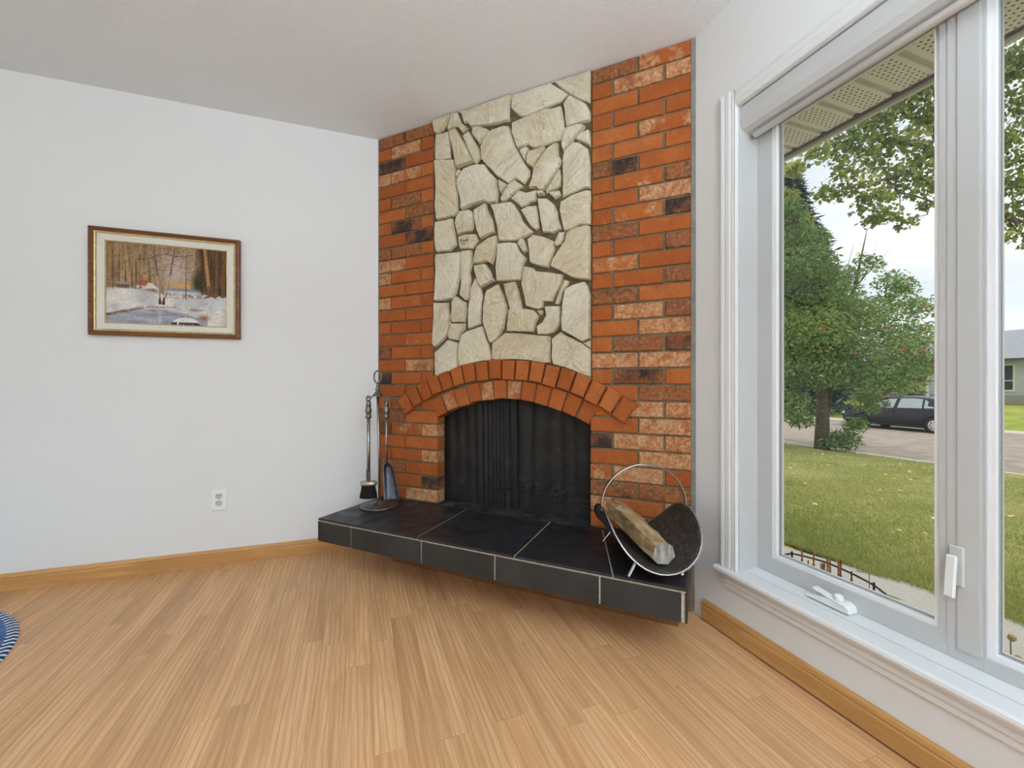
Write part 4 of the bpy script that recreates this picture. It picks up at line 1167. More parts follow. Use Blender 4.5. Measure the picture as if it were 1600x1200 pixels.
struct('wall_outside', join(box(XR + WT, XR + WT + 0.012, OY1 + 0.05, YB + 0.15, -0.5, 2.25), box(XR + WT, XR + WT + 0.012, YR - .1, OY0 - 0.05, -0.5, 2.25), box(XR + WT, XR + WT + 0.012, OY0 - 0.05, OY1 + 0.05, -0.5, OZ0 - 0.03)), M['stucco'], 'outer stucco face of the window wall', 'wall')
obj('outer_sill', extrude([(XS + 0.05, OZ0 - 0.001), (XS + 0.05, OZ0 + 0.014), (XR + WT + 0.04, OZ0 - 0.010), (XR + WT + 0.04, OZ0 - 0.025)], 'y', OY0, OY1), M['vinyl'], W1)

# ------------------------------------------------------------------ outside: ground
def zl(x):                               # lawn falls gently to the street
    q = min(max((x - 3.2) / (13.05 - 3.2), 0), 1)
    return -0.30 - 0.66 * q
def edge_x(y): return 3.27 - 0.22 * min(max((y - 1.6) / 0.8, 0), 1.2)
t = NT('lawn').set(0.95, 0, 0.1)
p = t.pos()
n1 = t.noise(t.pos((0.35, 1, 1)), 1.3, 5, 0.65)
n2 = t.noise(p, 30, 4, 0.7)
n3 = t.noise(p, 7, 4, 0.65)
c = t.ramp(n1, [(0.34, (0.20, 0.235, 0.065)), (0.48, (0.36, 0.345, 0.125)), (0.62, (0.55, 0.46, 0.22))])
c = t.mix(t.ramp(n3, [(0.42, (0.75,) * 3), (0.62, (0, 0, 0))]), c, (0.22, 0.26, 0.075))
c = t.mix(t.ramp(n2, [(0.36, (0.75,) * 3), (0.52, (0, 0, 0))]), c, (0.12, 0.145, 0.04))
c = t.mix(t.ramp(n2, [(0.56, (0, 0, 0)), (0.70, (0.6,) * 3)]), c, (0.50, 0.45, 0.20))
t.color(c); t.bump(n2, 0.8, 0.03)
M['lawn'] = t.m
xs = np.concatenate([np.linspace(0, 1, 26)])
ysl = np.linspace(-8, 46, 70)
LV, LF = [], []
for y in ysl:
    for q in xs:
        x = edge_x(y) + (13.05 - edge_x(y)) * q
        LV.append((x, y, zl(x) + 0.02 * math.sin(x * 0.9 + y * 0.6)))
nx_ = len(xs)
LF = [(j * nx_ + i, j * nx_ + i + 1, (j + 1) * nx_ + i + 1, (j + 1) * nx_ + i) for j in range(len(ysl) - 1) for i in range(nx_ - 1)]
tag(obj('lawn', (LV, LF), M['lawn'], None, True), 'front lawn of green and straw grass sloping to the street', 'lawn', kind='structure')
M['concrete'] = simple('pale_concrete', (0.37, 0.345, 0.315), 0.95, 0, 0.1, 0.12, 60, 0.3, 200)
M['soil'] = simple('dry_soil', (0.20, 0.16, 0.12), 1.0, 0, 0.1, 0.3, 30, 0.6, 60)
SWK = thing('sidewalk', 'pale concrete garden path between flower bed and lawn', 'path', (0, 0, 0), kind='structure')
for y0, y1 in ((-4.2, -2.9), (-2.895, -1.6), (-1.595, -0.3), (-0.295, 1.0), (1.005, 2.36), (2.375, 3.6), (3.605, 4.9)):
    obj('paving_slab', extrude([(2.30, y0), (edge_x(y0) + 0.02, y0), (edge_x((y0 + y1) / 2) + 0.02, (y0 + y1) / 2), (edge_x(y1) + 0.02, y1), (2.30, y1)], 'z', -0.42, -0.30), M['concrete'], SWK)
tag(obj('flower_bed', box(XR + WT + 0.013, 2.298, -4, 4.9, -0.45, -0.325), M['soil']), 'bare soil flower bed against the house under the window', 'flower bed', kind='structure')
M['asphalt'] = simple('worn_asphalt', (0.33, 0.28, 0.235), 0.95, 0, 0.1, 0.22, 2.2, 0.4, 60)
tag(obj('road', box(13.45, 24.4, -12, 60, -1.3, -1.02), M['asphalt']), 'worn grey-brown residential street', 'road', kind='structure')
M['kerb'] = simple('pale_kerb', (0.56, 0.53, 0.49), 0.9, 0, 0.1, 0.1, 6)
tag(obj('kerb', extrude([(13.02, -1.3), (13.02, -0.955), (13.25, -0.950), (13.33, -0.99), (13.45, -1.005), (13.45, -1.3)], 'y', -12, 60), M['kerb']), 'pale concrete kerb on the near side of the street', 'kerb', kind='structure')
tag(obj('kerb', extrude([(24.4, -1.3), (24.4, -1.005), (24.55, -0.93), (24.75, -0.92), (24.75, -1.3)], 'y', -12, 60), M['kerb']), 'pale concrete kerb on the far side of the street', 'kerb', kind='structure')
t = NT('far_lawn').set(0.95, 0, 0.1)
c = t.ramp(t.noise(t.pos(), 1.2, 4), [(0.35, (0.20, 0.26, 0.05)), (0.65, (0.36, 0.37, 0.09))])
t.color(c)
tag(obj('far_lawn', extrude([(24.75, -1.3), (24.75, -0.93), (30, -0.70), (38.6, -0.32), (70, -0.2), (70, -1.3)], 'y', -12, 60), t.m), 'yellow-green lawn across the street', 'lawn', kind='structure')

# ------------------------------------------------------------------ foliage helpers
def leaf_mesh(name, cen, tpl, size, droop, mat, parent, rndv, flat=0.5, seed=0, up=None):
    r = np.random.default_rng(seed)
    N, K = len(cen), len(tpl)
    a = r.normal(size=(N, 3)); a[:, 2] = a[:, 2] * 0.6 - droop
    a /= np.linalg.norm(a, axis=1)[:, None]
    nrm = r.normal(size=(N, 3)) * (1 - flat); nrm[:, 2] += flat
    b = np.cross(nrm, a); b /= np.linalg.norm(b, axis=1)[:, None] + 1e-9
    nn = np.cross(a, b)
    sz = size * r.uniform(0.65, 1.25, N)
    T = np.array(tpl, float)
    V = cen[:, None, :] + (a[:, None, :] * T[None, :, 0:1] + b[:, None, :] * T[None, :, 1:2] - nn[:, None, :] * (T[None, :, 0:1] ** 2 * 0.25)) * sz[:, None, None]
    me = bpy.data.meshes.new(name)
    me.vertices.add(N * K); me.vertices.foreach_set('co', V.astype(np.float32).ravel())
    me.loops.add(N * K); me.loops.foreach_set('vertex_index', np.arange(N * K, dtype=np.int32))
    me.polygons.add(N)
    me.polygons.foreach_set('loop_start', np.arange(0, N * K, K, dtype=np.int32))
    me.polygons.foreach_set('loop_total', np.full(N, K, dtype=np.int32))
    at = me.attributes.new('rnd', 'FLOAT', 'FACE')
    at.data.foreach_set('value', np.asarray(rndv, np.float32))
    me.update(); me.validate()
    o = put(name, me, mat, parent)
    o['kind'] = 'stuff'
    return o
def leaf_mat(name, stops, trans=0.35):
    t = NT(name).set(0.6, 0, 0.3)
    an = t.node('Attribute', attribute_name='rnd')
    c = t.ramp(an.outputs['Fac'], stops)
    t.color(c)
    tl = t.node('BsdfTranslucent'); t.link(c, tl.inputs['Color'])
    mx = t.node('MixShader'); mx.inputs[0].default_value = trans
    t.link(t.b.outputs[0], mx.inputs[1]); t.link(tl.outputs[0], mx.inputs[2])
    t.link(mx.outputs[0], t.out.inputs['Surface'])
    return t.m
M['leaf_rowan'] = leaf_mat('rowan_leaf', [(0.0, (0.14, 0.225, 0.085)), (0.45, (0.25, 0.37, 0.135)), (0.80, (0.40, 0.50, 0.18)), (0.93, (0.52, 0.48, 0.18)), (1.0, (0.62, 0.36, 0.12))])
M['leaf_maple'] = leaf_mat('maple_leaf', [(0.0, (0.13, 0.185, 0.075)), (0.5, (0.25, 0.31, 0.105)), (0.85, (0.42, 0.46, 0.13)), (1.0, (0.60, 0.56, 0.16))], 0.5)
M['needle'] = leaf_mat('spruce_needle', [(0.0, (0.030, 0.060, 0.055)), (0.6, (0.055, 0.095, 0.085)), (1.0, (0.10, 0.15, 0.12))], 0.1)
M['bark'] = simple('grey_bark', (0.16, 0.13, 0.105), 0.95, 0, 0.1, 0.35, 14, 0.8, 30, 0.02)
M['bark2'] = simple('brown_bark', (0.115, 0.085, 0.065), 0.95, 0, 0.1, 0.35, 14, 0.8, 30, 0.02)
M['berry'] = simple('orange_berry', (0.46, 0.16, 0.05), 0.5)
def blob(c, r, n, seed, squash=(1, 1, 1), shell=0.45):
    g = np.random.default_rng(seed)
    d = g.normal(size=(n, 3)); d /= np.linalg.norm(d, axis=1)[:, None]
    return np.array(c) + d * (shell + (1 - shell) * g.random((n, 1)) ** 0.6) * r * np.array(squash)
KITE = [(0, 0), (0.35, 0.20), (1, 0), (0.35, -0.20)]
MAPLE = [(0, 0), (0.15, 0.35), (0.50, 0.48), (0.62, 0.22), (1.0, 0.0), (0.62, -0.22), (0.50, -0.48), (0.15, -0.35)]
def limb(a, b, n, wob, seed):
    g = random.Random(seed)
    a, b = Vector(a), Vector(b)
    return [a.lerp(b, i / n) + Vector((g.uniform(-wob, wob), g.uniform(-wob, wob), g.uniform(-wob, wob))) * (0 if i in (0, n) else 1) for i in range(n + 1)]

# view frame, to lay out crowns at their own distance
cy_, sy_ = math.cos(math.radians(19.8)), math.sin(math.radians(19.8))
def vf_(d, xo, z): return Vector((sy_ * d + cy_ * xo, cy_ * d - sy_ * xo, z))    # depth, sideways, height

# ---- rowan by the kerb (trunk and crown reach over the lawn)
RW = thing('rowan_tree', 'bushy green rowan tree with orange berries standing on the lawn by the kerb', 'tree', (12.7, 8.45, zl(12.7)))
rb = Vector((12.7, 8.45, zl(12.7)))
def rel(p, b): return Vector(p) - b
D0 = sy_ * rb.x + cy_ * rb.y              # depth of the trunk
X0 = cy_ * rb.x - sy_ * rb.y
def rp(dx, z, dd=0.0): return rel(vf_(D0 + dd, X0 + dx, z), rb)
trunk = obj('trunk', tube([rp(0, -0.95), rp(0.02, 0.2), rp(-0.05, 1.6), rp(0.05, 3.0), rp(-0.25, 4.6), rp(-0.45, 6.2)], [0.20, 0.155, 0.13, 0.10, 0.07, 0.03], 10), M['bark'], RW, True)
obj('trunk', tube([rp(0.05, -0.9, 0.2), rp(0.42, 0.6, 0.3), rp(0.75, 2.2, 0.2), rp(1.2, 4.2, 0.2), rp(1.5, 5.6, 0.2)], [0.12, 0.10, 0.075, 0.035, 0.006], 8), M['bark2'], RW, True)
for i, (a, b) in enumerate((((0.0, 1.0, 0), (2.6, 2.2, -0.5)), ((-0.05, 1.4, 0), (-2.2, 2.5, 0.3)), ((0.0, 2.2, 0), (2.9, 3.4, 0.5)), ((0.6, 2.0, 0.2), (3.1, 2.7, 0.2)), ((-0.1, 2.8, 0), (-1.9, 4.2, 0)), ((0.05, 0.6, 0), (-2.1, 0.5, -0.3)), ((0.1, 0.8, 0), (1.8, 0.7, 0.6)), ((0.9, 3.0, 0.2), (1.6, 5.2, 0)), ((1.0, 3.6, .2), (1.3, 5.3, .4)), ((1.2, 3.9, .2), (2.2, 5.0, .2)))):
    pts = limb(rp(*a), rp(*b), 5, 0.12, 60 + i)
    obj('branch', tube(pts, [q * (0.35 if i > 6 else 1.0) for q in (0.055, 0.045, 0.035, 0.025, 0.014, 0.004)], 6), M['bark2'], RW, True)
# clumps: sideways, height, depth offset, radius, count
cl = [(-1.5, 5.2, .2, .75, 1000), (-1.2, 6.0, 0, .62, 800), (-0.75, 5.7, .1, .50, 520), (-0.6, 5.1, -.2, .60, 700), (-1.0, 6.5, .2, .40, 340), (-0.9, 4.3, -.4, .90, 1500), (-1.9, 3.9, .3, .9, 1200), (-1.0, 3.3, .6, 1.0, 1500), (-2.2, 2.6, 0, 1.0, 1500), (-.9, 2.4, -.8, 1.0, 1700),
      (-.1, 4.0, -.1, .65, 800), (-.1, 3.4, -.4, .8, 1100), (.5, 2.8, -.3, .9, 1400), (-.2, 1.9, -.9, .9, 1300), (1.0, 3.3, .2, .70, 760), (1.5, 3.0, 0, .75, 860), (1.9, 2.4, -.3, .75, 860), (1.2, 2.0, -.6, .85, 1000), (2.3, 3.45, .2, .62, 560), (2.9, 3.2, 0, .50, 360),
      (2.6, 3.9, .2, .40, 260), (2.1, 4.0, .1, .50, 320), (3.15, 2.6, .1, .36, 190), (2.7, 2.1, -.1, .60, 520), (2.8, 1.6, -.2, .50, 420), (3.15, 1.45, 0, .36, 220), (2.2, 1.6, -.3, .62, 600), (1.4, 1.15, -.8, .75, 860), (.5, 1.25, -.8, .8, 1000), (-.9, 1.4, -.9, .85, 1200),
      (-1.7, 1.4, -.4, .95, 1300), (-2.3, .7, 0, .8, 900), (-1.35, .45, -.5, .70, 800), (.95, .45, -.5, .45, 380), (-2.0, .0, .2, .5, 380), (1.8, 1.0, -.2, .45, 300),
      (.95, 4.2, .1, .40, 240), (1.3, 4.6, 0, .34, 150), (1.75, 4.5, .2, .30, 110), (.45, -.62, -.25, .42, 520), (.75, -.2, -.3, .34, 300), (.0, -.70, -.2, .22, 160), (-.75, -.05, -.2, .36, 260)]
cen, rv = [], []
grw = np.random.default_rng(21)
for i, (dx, z, dd, r, n) in enumerate(cl):
    c = blob(vf_(D0 + dd, X0 + dx, z), r, int(n * (1.25 if dx < 0.3 else 0.95)), 200 + i, (1, 1, 0.72), 0.15) - np.array(rb)
    cen.append(c)
    hue = grw.uniform(0.15, 0.62) + (0.12 if dx > 1.5 else 0)
    rv.append(np.clip(grw.normal(hue, 0.17, len(c)) + (grw.random(len(c)) < 0.03) * 0.45, 0, 1))
cen, rv = np.concatenate(cen), np.concatenate(rv)
leaf_mesh('foliage', cen, KITE, 0.135, 0.35, M['leaf_rowan'], RW, rv, 0.45, 5)
bb = []
ico = bmesh.new(); bmesh.ops.create_icosphere(ico, subdivisions=1, radius=0.022)
icov = [tuple(v.co) for v in ico.verts]; ico.verts.index_update(); icof = [tuple(q.index for q in f.verts) for f in ico.faces]; ico.free()
gb = random.Random(8)
for i in range(30):
    dx, z, dd, r, n = gb.choice(cl[6:35])
    c = vf_(D0 + dd - r * 0.8, X0 + dx + gb.uniform(-r, r) * .8, z + gb.uniform(-r, r) * .6) - rb
    for k in range(7):
        o_ = Vector((gb.uniform(-.07, .07), gb.uniform(-.07, .07), gb.uniform(-.04, .04)))
        bb.append(([tuple(Vector(v) + c + o_) for v in icov], icof))
tag(obj('berries', join(*bb), M['berry'], RW), kind='stuff')

# ---- dark spruce behind the rowan
SPR = thing('spruce_tree', 'dark blue-green spruce rising behind the rowan tree', 'tree', vf_(27.0, 17.7, -0.9))
obj('trunk', tube([(0, 0, 0), (0, 0, 15.6)], [0.25, 0.02], 8), M['bark2'], SPR, True)
cs = []
gs = np.random.default_rng(31)
for lv in np.arange(1.5, 15.9, 0.40):
    rad = min(3.2, (16.2 - lv) * 0.42) + 0.10
    nb = 12
    for k in range(nb):
        a = 2 * PI * (k / nb) + lv * 1.7
        m = int(20 + rad * 36)
        rr = gs.random(m) ** 0.7 * rad * gs.uniform(0.8, 1.12)
        aa = a + gs.normal(0, 0.10, m)
        cs.append(np.stack([rr * np.cos(aa), rr * np.sin(aa), lv - rr * 0.30 + gs.normal(0, 0.07, m)], 1))
cs = np.concatenate(cs)
leaf_mesh('foliage', cs, [(0, 0), (0.5, 0.09), (1, 0), (0.5, -0.09)], 0.60, 0.25, M['needle'], SPR, np.clip(gs.normal(0.4, 0.22, len(cs)), 0, 1), 0.4, 7)

# ---- maple whose branches hang into the top of the window
MB0 = vf_(9.6, 10.75, -0.75)
MP = thing('maple_tree', 'maple tree with yellow-green leafy branches hanging at the top of the window', 'tree', MB0)
def mp(d, u, v):                          # a point by depth and its bearing
    return vf_(d, (u - 800) / 653 * d, 0.966 + (600 - v) / 653 * d) - MB0
obj('trunk', tube([(0, 0, 0), (0.03, 0.02, 1.6), (-0.02, 0.05, 3.2), (0.05, 0, 5.0), (0.1, 0.1, 8.0)], [0.27, 0.22, 0.20, 0.17, 0.08], 12), M['bark'], MP, True)
mlimbs = [([(9.6, 1520, 330), (9.4, 1465, 205), (9.2, 1440, 190), (9.0, 1400, 160), (8.7, 1340, 150)], .11, 1),
          ([(9.5, 1515, 300), (9.3, 1450, 231), (9.1, 1405, 221), (8.9, 1350, 212), (8.7, 1300, 225), (8.6, 1262, 246)], .06, 2),
          ([(9.5, 1515, 345), (9.3, 1470, 300), (9.0, 1420, 270), (8.8, 1375, 285), (8.7, 1330, 300)], .07, 3),
          ([(9.3, 1465, 320), (9.2, 1420, 302), (9.0, 1360, 303), (8.9, 1310, 300)], .02, 4),
          ([(9.5, 1520, 260), (9.2, 1560, 330), (9.0, 1590, 348), (8.7, 1680, 330)], .09, 5),
          ([(9.3, 1565, 330), (9.1, 1590, 365), (8.9, 1640, 380)], .03, 6),
          ([(9.5, 1520, 200), (9.3, 1560, 110), (9.1, 1600, 70), (8.8, 1680, 10)], .10, 7),
          ([(9.5, 1518, 150), (9.3, 1450, 80), (9.1, 1400, 20), (8.9, 1330, -60)], .10, 8),
          ([(9.4, 1480, 250), (8.6, 1455, 140), (8.0, 1440, 60)], .05, 9),
          ([(9.0, 1400, 272), (8.9, 1405, 330), (8.8, 1385, 350)], .012, 10),
          ([(9.3, 1470, 300), (9.2, 1445, 335), (9.1, 1405, 352)], .012, 11)]
tips = []
for pts, r0, sd in mlimbs:
    P = [mp(*q) for q in pts]
    g = random.Random(sd)
    fine = []
    for a, b in zip(P[:-1], P[1:]):
        for k in range(3):
            fine.append(a.lerp(b, k / 3) + Vector((g.uniform(-.04, .04), g.uniform(-.04, .04), g.uniform(-.04, .04))))
    fine.append(P[-1])
    obj('branch', tube(fine, list(np.linspace(r0, 0.012 if r0 > .02 else .005, len(fine))), 7), M['bark'], MP, True)
    tips += fine[2:]
# leaf sprays: bearing u, v, depth, radius, count
lc = [(1275, 235, 8.6, .30, 46), (1240, 262, 8.6, .26, 46), (1232, 300, 8.7, .22, 26), (1300, 232, 8.7, .36, 60), (1330, 215, 8.7, .40, 76), (1365, 190, 8.8, .45, 105), (1395, 170, 8.8, .45, 110), (1425, 150, 8.9, .45, 110), (1450, 130, 8.8, .40, 95), (1455, 175, 8.9, .40, 90),
      (1350, 240, 8.8, .42, 70), (1385, 225, 8.9, .45, 84), (1420, 215, 9.0, .42, 80), (1450, 240, 9.1, .40, 84), (1425, 260, 9.1, .42, 76), (1320, 262, 8.8, .36, 50), (1345, 285, 8.8, .36, 50), (1380, 265, 8.9, .36, 46), (1400, 290, 9.0, .42, 66), (1440, 290, 9.1, .42, 84), (1286, 300, 8.8, .24, 46), (1310, 300, 8.9, .28, 30),
      (1375, 305, 8.9, .32, 50), (1350, 318, 8.9, .28, 34), (1385, 332, 8.9, .26, 36), (1360, 345, 8.9, .20, 20), (1402, 340, 9.0, .16, 18), (1425, 345, 9.0, .16, 12), (1370, 340, 9., .2, 20), (1447, 320, 9.1, .18, 20), (1405, 355, 9.0, .12, 9),
      (1578, 110, 9.0, .42, 110), (1600, 90, 9.0, .5, 130), (1590, 160, 9.0, .45, 80), (1580, 215, 9.0, .40, 74), (1598, 250, 9.0, .40, 80), (1580, 290, 9.0, .36, 70), (1595, 330, 9.0, .36, 80), (1583, 365, 9.0, .22, 26), (1640, 150, 8.9, .7, 160), (1650, 280, 8.9, .7, 160), (1640, 360, 8.8, .45, 80), (1598, 385, 9.0, .10, 5),
      (1520, 230, 9.4, .8, 200), (1515, 120, 9.4, .9, 240), (1520, 330, 9.3, .5, 90), (1440, 60, 9.0, .9, 230), (1350, 60, 8.8, .9, 200), (1560, 0, 9.2, 1.1, 260), (1400, -60, 9.0, 1.1, 260), (1700, 60, 8.8, 1.0, 220), (1480, 180, 9.3, .5, 110), (1475, 90, 9.0, .5, 120), (1290, 120, 8.8, .7, 130), (1340, 165, 8.7, .35, 60)]
cen, rv = [], []
gm_ = np.random.default_rng(41)
for i, (u, v, d, r, n) in enumerate(lc):
    c = blob(mp(d, u, v), r, int(n * 2.6), 500 + i, (1, 1, 0.8), 0.1)
    cen.append(c); h0 = gm_.uniform(0.25, 0.68)
    rv.append(np.clip(gm_.normal(h0, 0.2, len(c)), 0, 1))
cen, rv = np.concatenate(cen), np.concatenate(rv)
leaf_mesh('foliage', cen, MAPLE, 0.092, 0.55, M['leaf_maple'], MP, rv, 0.35, 9)
# thin twigs linking the sprays
gt = random.Random(17)
tw = []
for (u, v, d, r, n) in lc[:44]:
    c = mp(d, u, v)
    b = min(tips, key=lambda q: (q - c).length)
    tw.append(tube(limb(b, c, 3, 0.04, gt.random()), [.010, .007, .005, .003], 4))
    for _ in range(5):
        e = c + Vector((gt.uniform(-r, r), gt.uniform(-r, r), gt.uniform(-r, r) * .7))
        tw.append(tube([c, c.lerp(e, .5) + Vector((0, 0, .02)), e], [.004, .003, .002], 4))
tag(obj('twigs', join(*tw), M['bark2'], MP), kind='stuff')

# ---- grass blades along the near part of the lawn and fallen leaves
gg = np.random.default_rng(51)
N = 90000
gx_ = 3.2 + gg.random(N) ** 1.9 * 9.0
gy_ = gx_ * (0.22 + gg.random(N) * 0.62)
ok = gx_ > np.array([edge_x(y) for y in gy_]) - 0.02
gx_, gy_ = gx_[ok], gy_[ok]
N = len(gx_)
gz_ = np.array([zl(x) for x in gx_]) + 0.02 * np.sin(gx_ * .9 + gy_ * .6)
hgt = gg.uniform(0.02, 0.05, N); an_ = gg.uniform(0, 2 * PI, N); lean = gg.normal(0, 0.025, (N, 2)); wd = 0.0035
V = np.zeros((N, 3, 3))
V[:, 0] = np.stack([gx_ - wd * np.cos(an_), gy_ - wd * np.sin(an_), gz_ - 0.004], 1)
V[:, 1] = np.stack([gx_ + wd * np.cos(an_), gy_ + wd * np.sin(an_), gz_ - 0.004], 1)
V[:, 2] = np.stack([gx_ + lean[:, 0], gy_ + lean[:, 1], gz_ + hgt], 1)
me = bpy.data.meshes.new('grass')
me.vertices.add(N * 3); me.vertices.foreach_set('co', V.astype(np.float32).ravel())
me.loops.add(N * 3); me.loops.foreach_set('vertex_index', np.arange(N * 3, dtype=np.int32))
me.polygons.add(N); me.polygons.foreach_set('loop_start', np.arange(0, N * 3, 3, dtype=np.int32)); me.polygons.foreach_set('loop_total', np.full(N, 3, dtype=np.int32))
at = me.attributes.new('rnd', 'FLOAT', 'FACE'); patch = np.sin(gx_ * 1.1 + 0.7 * np.sin(gy_ * 1.3)) * 0.5 + np.sin(gx_ * 2.3 - gy_ * 1.7 + 1.0) * 0.3 + np.sin(gy_ * 3.1 + gx_ * 0.6) * 0.2
at.data.foreach_set('value', np.clip(0.47 + 0.30 * patch + gg.normal(0, 0.2, N), 0, 1).astype(np.float32))
me.update(); me.validate()
M['blade'] = leaf_mat('grass_blade', [(0.0, (0.22, 0.27, 0.07)), (0.5, (0.36, 0.38, 0.12)), (0.75, (0.52, 0.47, 0.19)), (1.0, (0.70, 0.60, 0.32))], 0.35)
tag(put('grass', me, M['blade']), 'short green and straw grass growing along the path', 'grass', kind='stuff')
N = 420
fx = 13.0 - gg.random(N) ** 1.6 * 9.0; fy = gg.uniform(0.5, 12.0, N)
fz = np.array([zl(x) for x in fx]) + 0.02 * np.sin(fx * .9 + fy * .6) + 0.035
M['leaf_fallen'] = leaf_mat('fallen_leaf', [(0.0, (0.50, 0.36, 0.08)), (0.5, (0.68, 0.58, 0.18)), (1.0, (0.74, 0.70, 0.40))], 0.2)
fo = leaf_mesh('fallen_leaves', np.stack([fx, fy, fz], 1), MAPLE, 0.055, 0.0, M['leaf_fallen'], None, gg.random(N), 0.9, 13)
tag(fo, 'yellow fallen leaves scattered over the lawn', 'leaves')

# ------------------------------------------------------------------ dried plants and edging under the window
M['dry_red'] = simple('rust_seed_heads', (0.34, 0.16, 0.07), 0.95, 0, 0.1, 0.3, 60)
M['dry_tan'] = simple('tan_stalk', (0.46, 0.36, 0.19), 0.95, 0, 0.1, 0.2, 60)
M['dry_dark'] = simple('dark_seed_heads', (0.10, 0.075, 0.055), 0.95)
M['green_stem'] = simple('green_stem', (0.17, 0.22, 0.08), 0.8)
M['wire'] = simple('dark_wire', (0.045, 0.045, 0.05), 0.5, 0.5)
def bundle(name, label, x, y, h, stems, spread, head, headmat, stemmat, seed, cat='plant', group=None):
    g = random.Random(seed)
    T = thing(name, label, cat, (x, y, -0.325), 0, group)
    for _ in range(stems):
        tx, ty, hh = g.uniform(-spread, spread), g.uniform(-spread, spread), h * g.uniform(0.82, 1.04)
        P = [Vector((tx * .3, ty * .3, -0.01)), Vector((tx * .6, ty * .6, hh * .5)), Vector((tx, ty, hh))]
        s = obj('stalk', tube(P, [.0032, .0026, .0016], 5), stemmat, T)
        if head == 'spike':
            prof, z = [], hh * 0.62
            k = 15
            for i in range(k):
                q = i / (k - 1)
                prof.append((0.0015 + 0.0075 * (1 - 0.75 * q) * (1 if i % 2 else .35), z + (hh - z) * q))
            obj('seed_spike', xf(lathe(prof, 6), Matrix.Translation((tx * .85, ty * .85, 0))), headmat, s)
        elif head == 'cup':
            obj('seed_head', xf(lathe([(0.002, 0), (0.008, 0.004), (0.011, 0.012), (0.009, 0.020), (0.003, 0.017)], 9), Matrix.Translation((tx, ty, hh - 0.012)) @ Matrix.Rotation(g.uniform(.2, .8), 4, 'X')), headmat, s)
        elif head == 'leaf':
            for q in (0.45, 0.65, 0.8, 1.0):
                a = g.uniform(0, 2 * PI); L = 0.085 * g.uniform(.7, 1.2)
                b = Vector((tx * q, ty * q, hh * q)); d = Vector((math.cos(a), math.sin(a), g.uniform(-.3, .5)))
                sd = Vector((-math.sin(a), math.cos(a), 0)) * 0.016
                obj('leaf', ([b, b + d * L * .45 + sd, b + d * L, b + d * L * .45 - sd], [(0, 1, 2), (0, 2, 3)]), headmat, s)
    return T
bundle('dried_plant', 'thin tan dried stalks standing nearest the left sash in the flower bed', 2.02, 1.40, 0.52, 3, .035, 'spike', M['dry_red'], M['dry_tan'], 2)
bundle('dried_plant', 'dense rust-brown dried seed spikes in the flower bed', 1.98, 1.265, 0.52, 9, .045, 'spike', M['dry_red'], M['dry_red'], 3)
bundle('dried_plant', 'dark dried seed heads right of the rust-brown spikes', 1.95, 1.175, 0.50, 4, .02, 'spike', M['dry_dark'], M['dry_dark'], 4)
bundle('garden_plant', 'tall thin green sprig with narrow leaves in the flower bed', 1.93, 1.09, 0.53, 2, .03, 'leaf', M['green_stem'], M['green_stem'], 5)
bundle('garden_plant', 'low green sprig with small leaves right of the tall sprig', 1.95, 0.985, 0.40, 3, .05, 'leaf', M['green_stem'], M['green_stem'], 6)
bundle('dried_plant', 'bent stem with two dried flower cups seen through the right pane', 1.95, 0.705, 0.50, 2, .035, 'cup', M['dry_tan'], M['green_stem'], 12)
we = thing('wire_edging', 'dark wire garden edging arching over the flower bed border', 'garden edging', (2.26, 1.5, -0.325))
wp = [(0.02, y - 1.5, z + 0.325) for y, z in ((1.86, -0.09), (1.80, -0.05), (1.74, -0.02), (1.68, 0.012), (1.62, 0.022), (1.56, 0.030), (1.50, 0.036), (1.43, 0.034), (1.36, 0.028), (1.28, 0.015), (1.20, -0.02), (1.14, -0.07))]
obj('wire', tube(wp, 0.005, 5), M['wire'], we)
for i in (3, 9): obj('stake', tube([(wp[i][0], wp[i][1], -0.03), (wp[i][0], wp[i][1], wp[i][2] + 0.012)], 0.0055, 6), M['wire'], we)

# ------------------------------------------------------------------ parked car (front points to +y)
t = NT('car_black_paint').set(0.25, 0.0, 0.35)
t.color((0.016, 0.018, 0.028)); t.b.inputs['Coat Weight'].default_value = 0.15
M['car'] = t.m
M['car_glass'] = simple('car_glass', (0.36, 0.41, 0.40), 0.08, 0.0, 0.8)  # pale base colour stands in for sky reflected in and seen through the panes
M['tyre'] = simple('tyre_rubber', (0.03, 0.029, 0.028), 0.85)
M['hub'] = simple('silver_hubcap', (0.62, 0.62, 0.64), 0.35, 0.6)
M['hub_dark'] = simple('black_wheel_rim', (0.035, 0.034, 0.036), 0.5, 0.4)
M['well'] = simple('wheel_well', (0.008, 0.008, 0.009), 0.9)
M['lamp_red'] = simple('tail_lamp', (0.35, 0.02, 0.015), 0.2)
M['lamp_clear'] = simple('head_lamp', (0.6, 0.62, 0.64), 0.1)
CAR = thing('car', 'black four-door sedan parked across the street', 'car', (22.45, 11.3, -1.02))
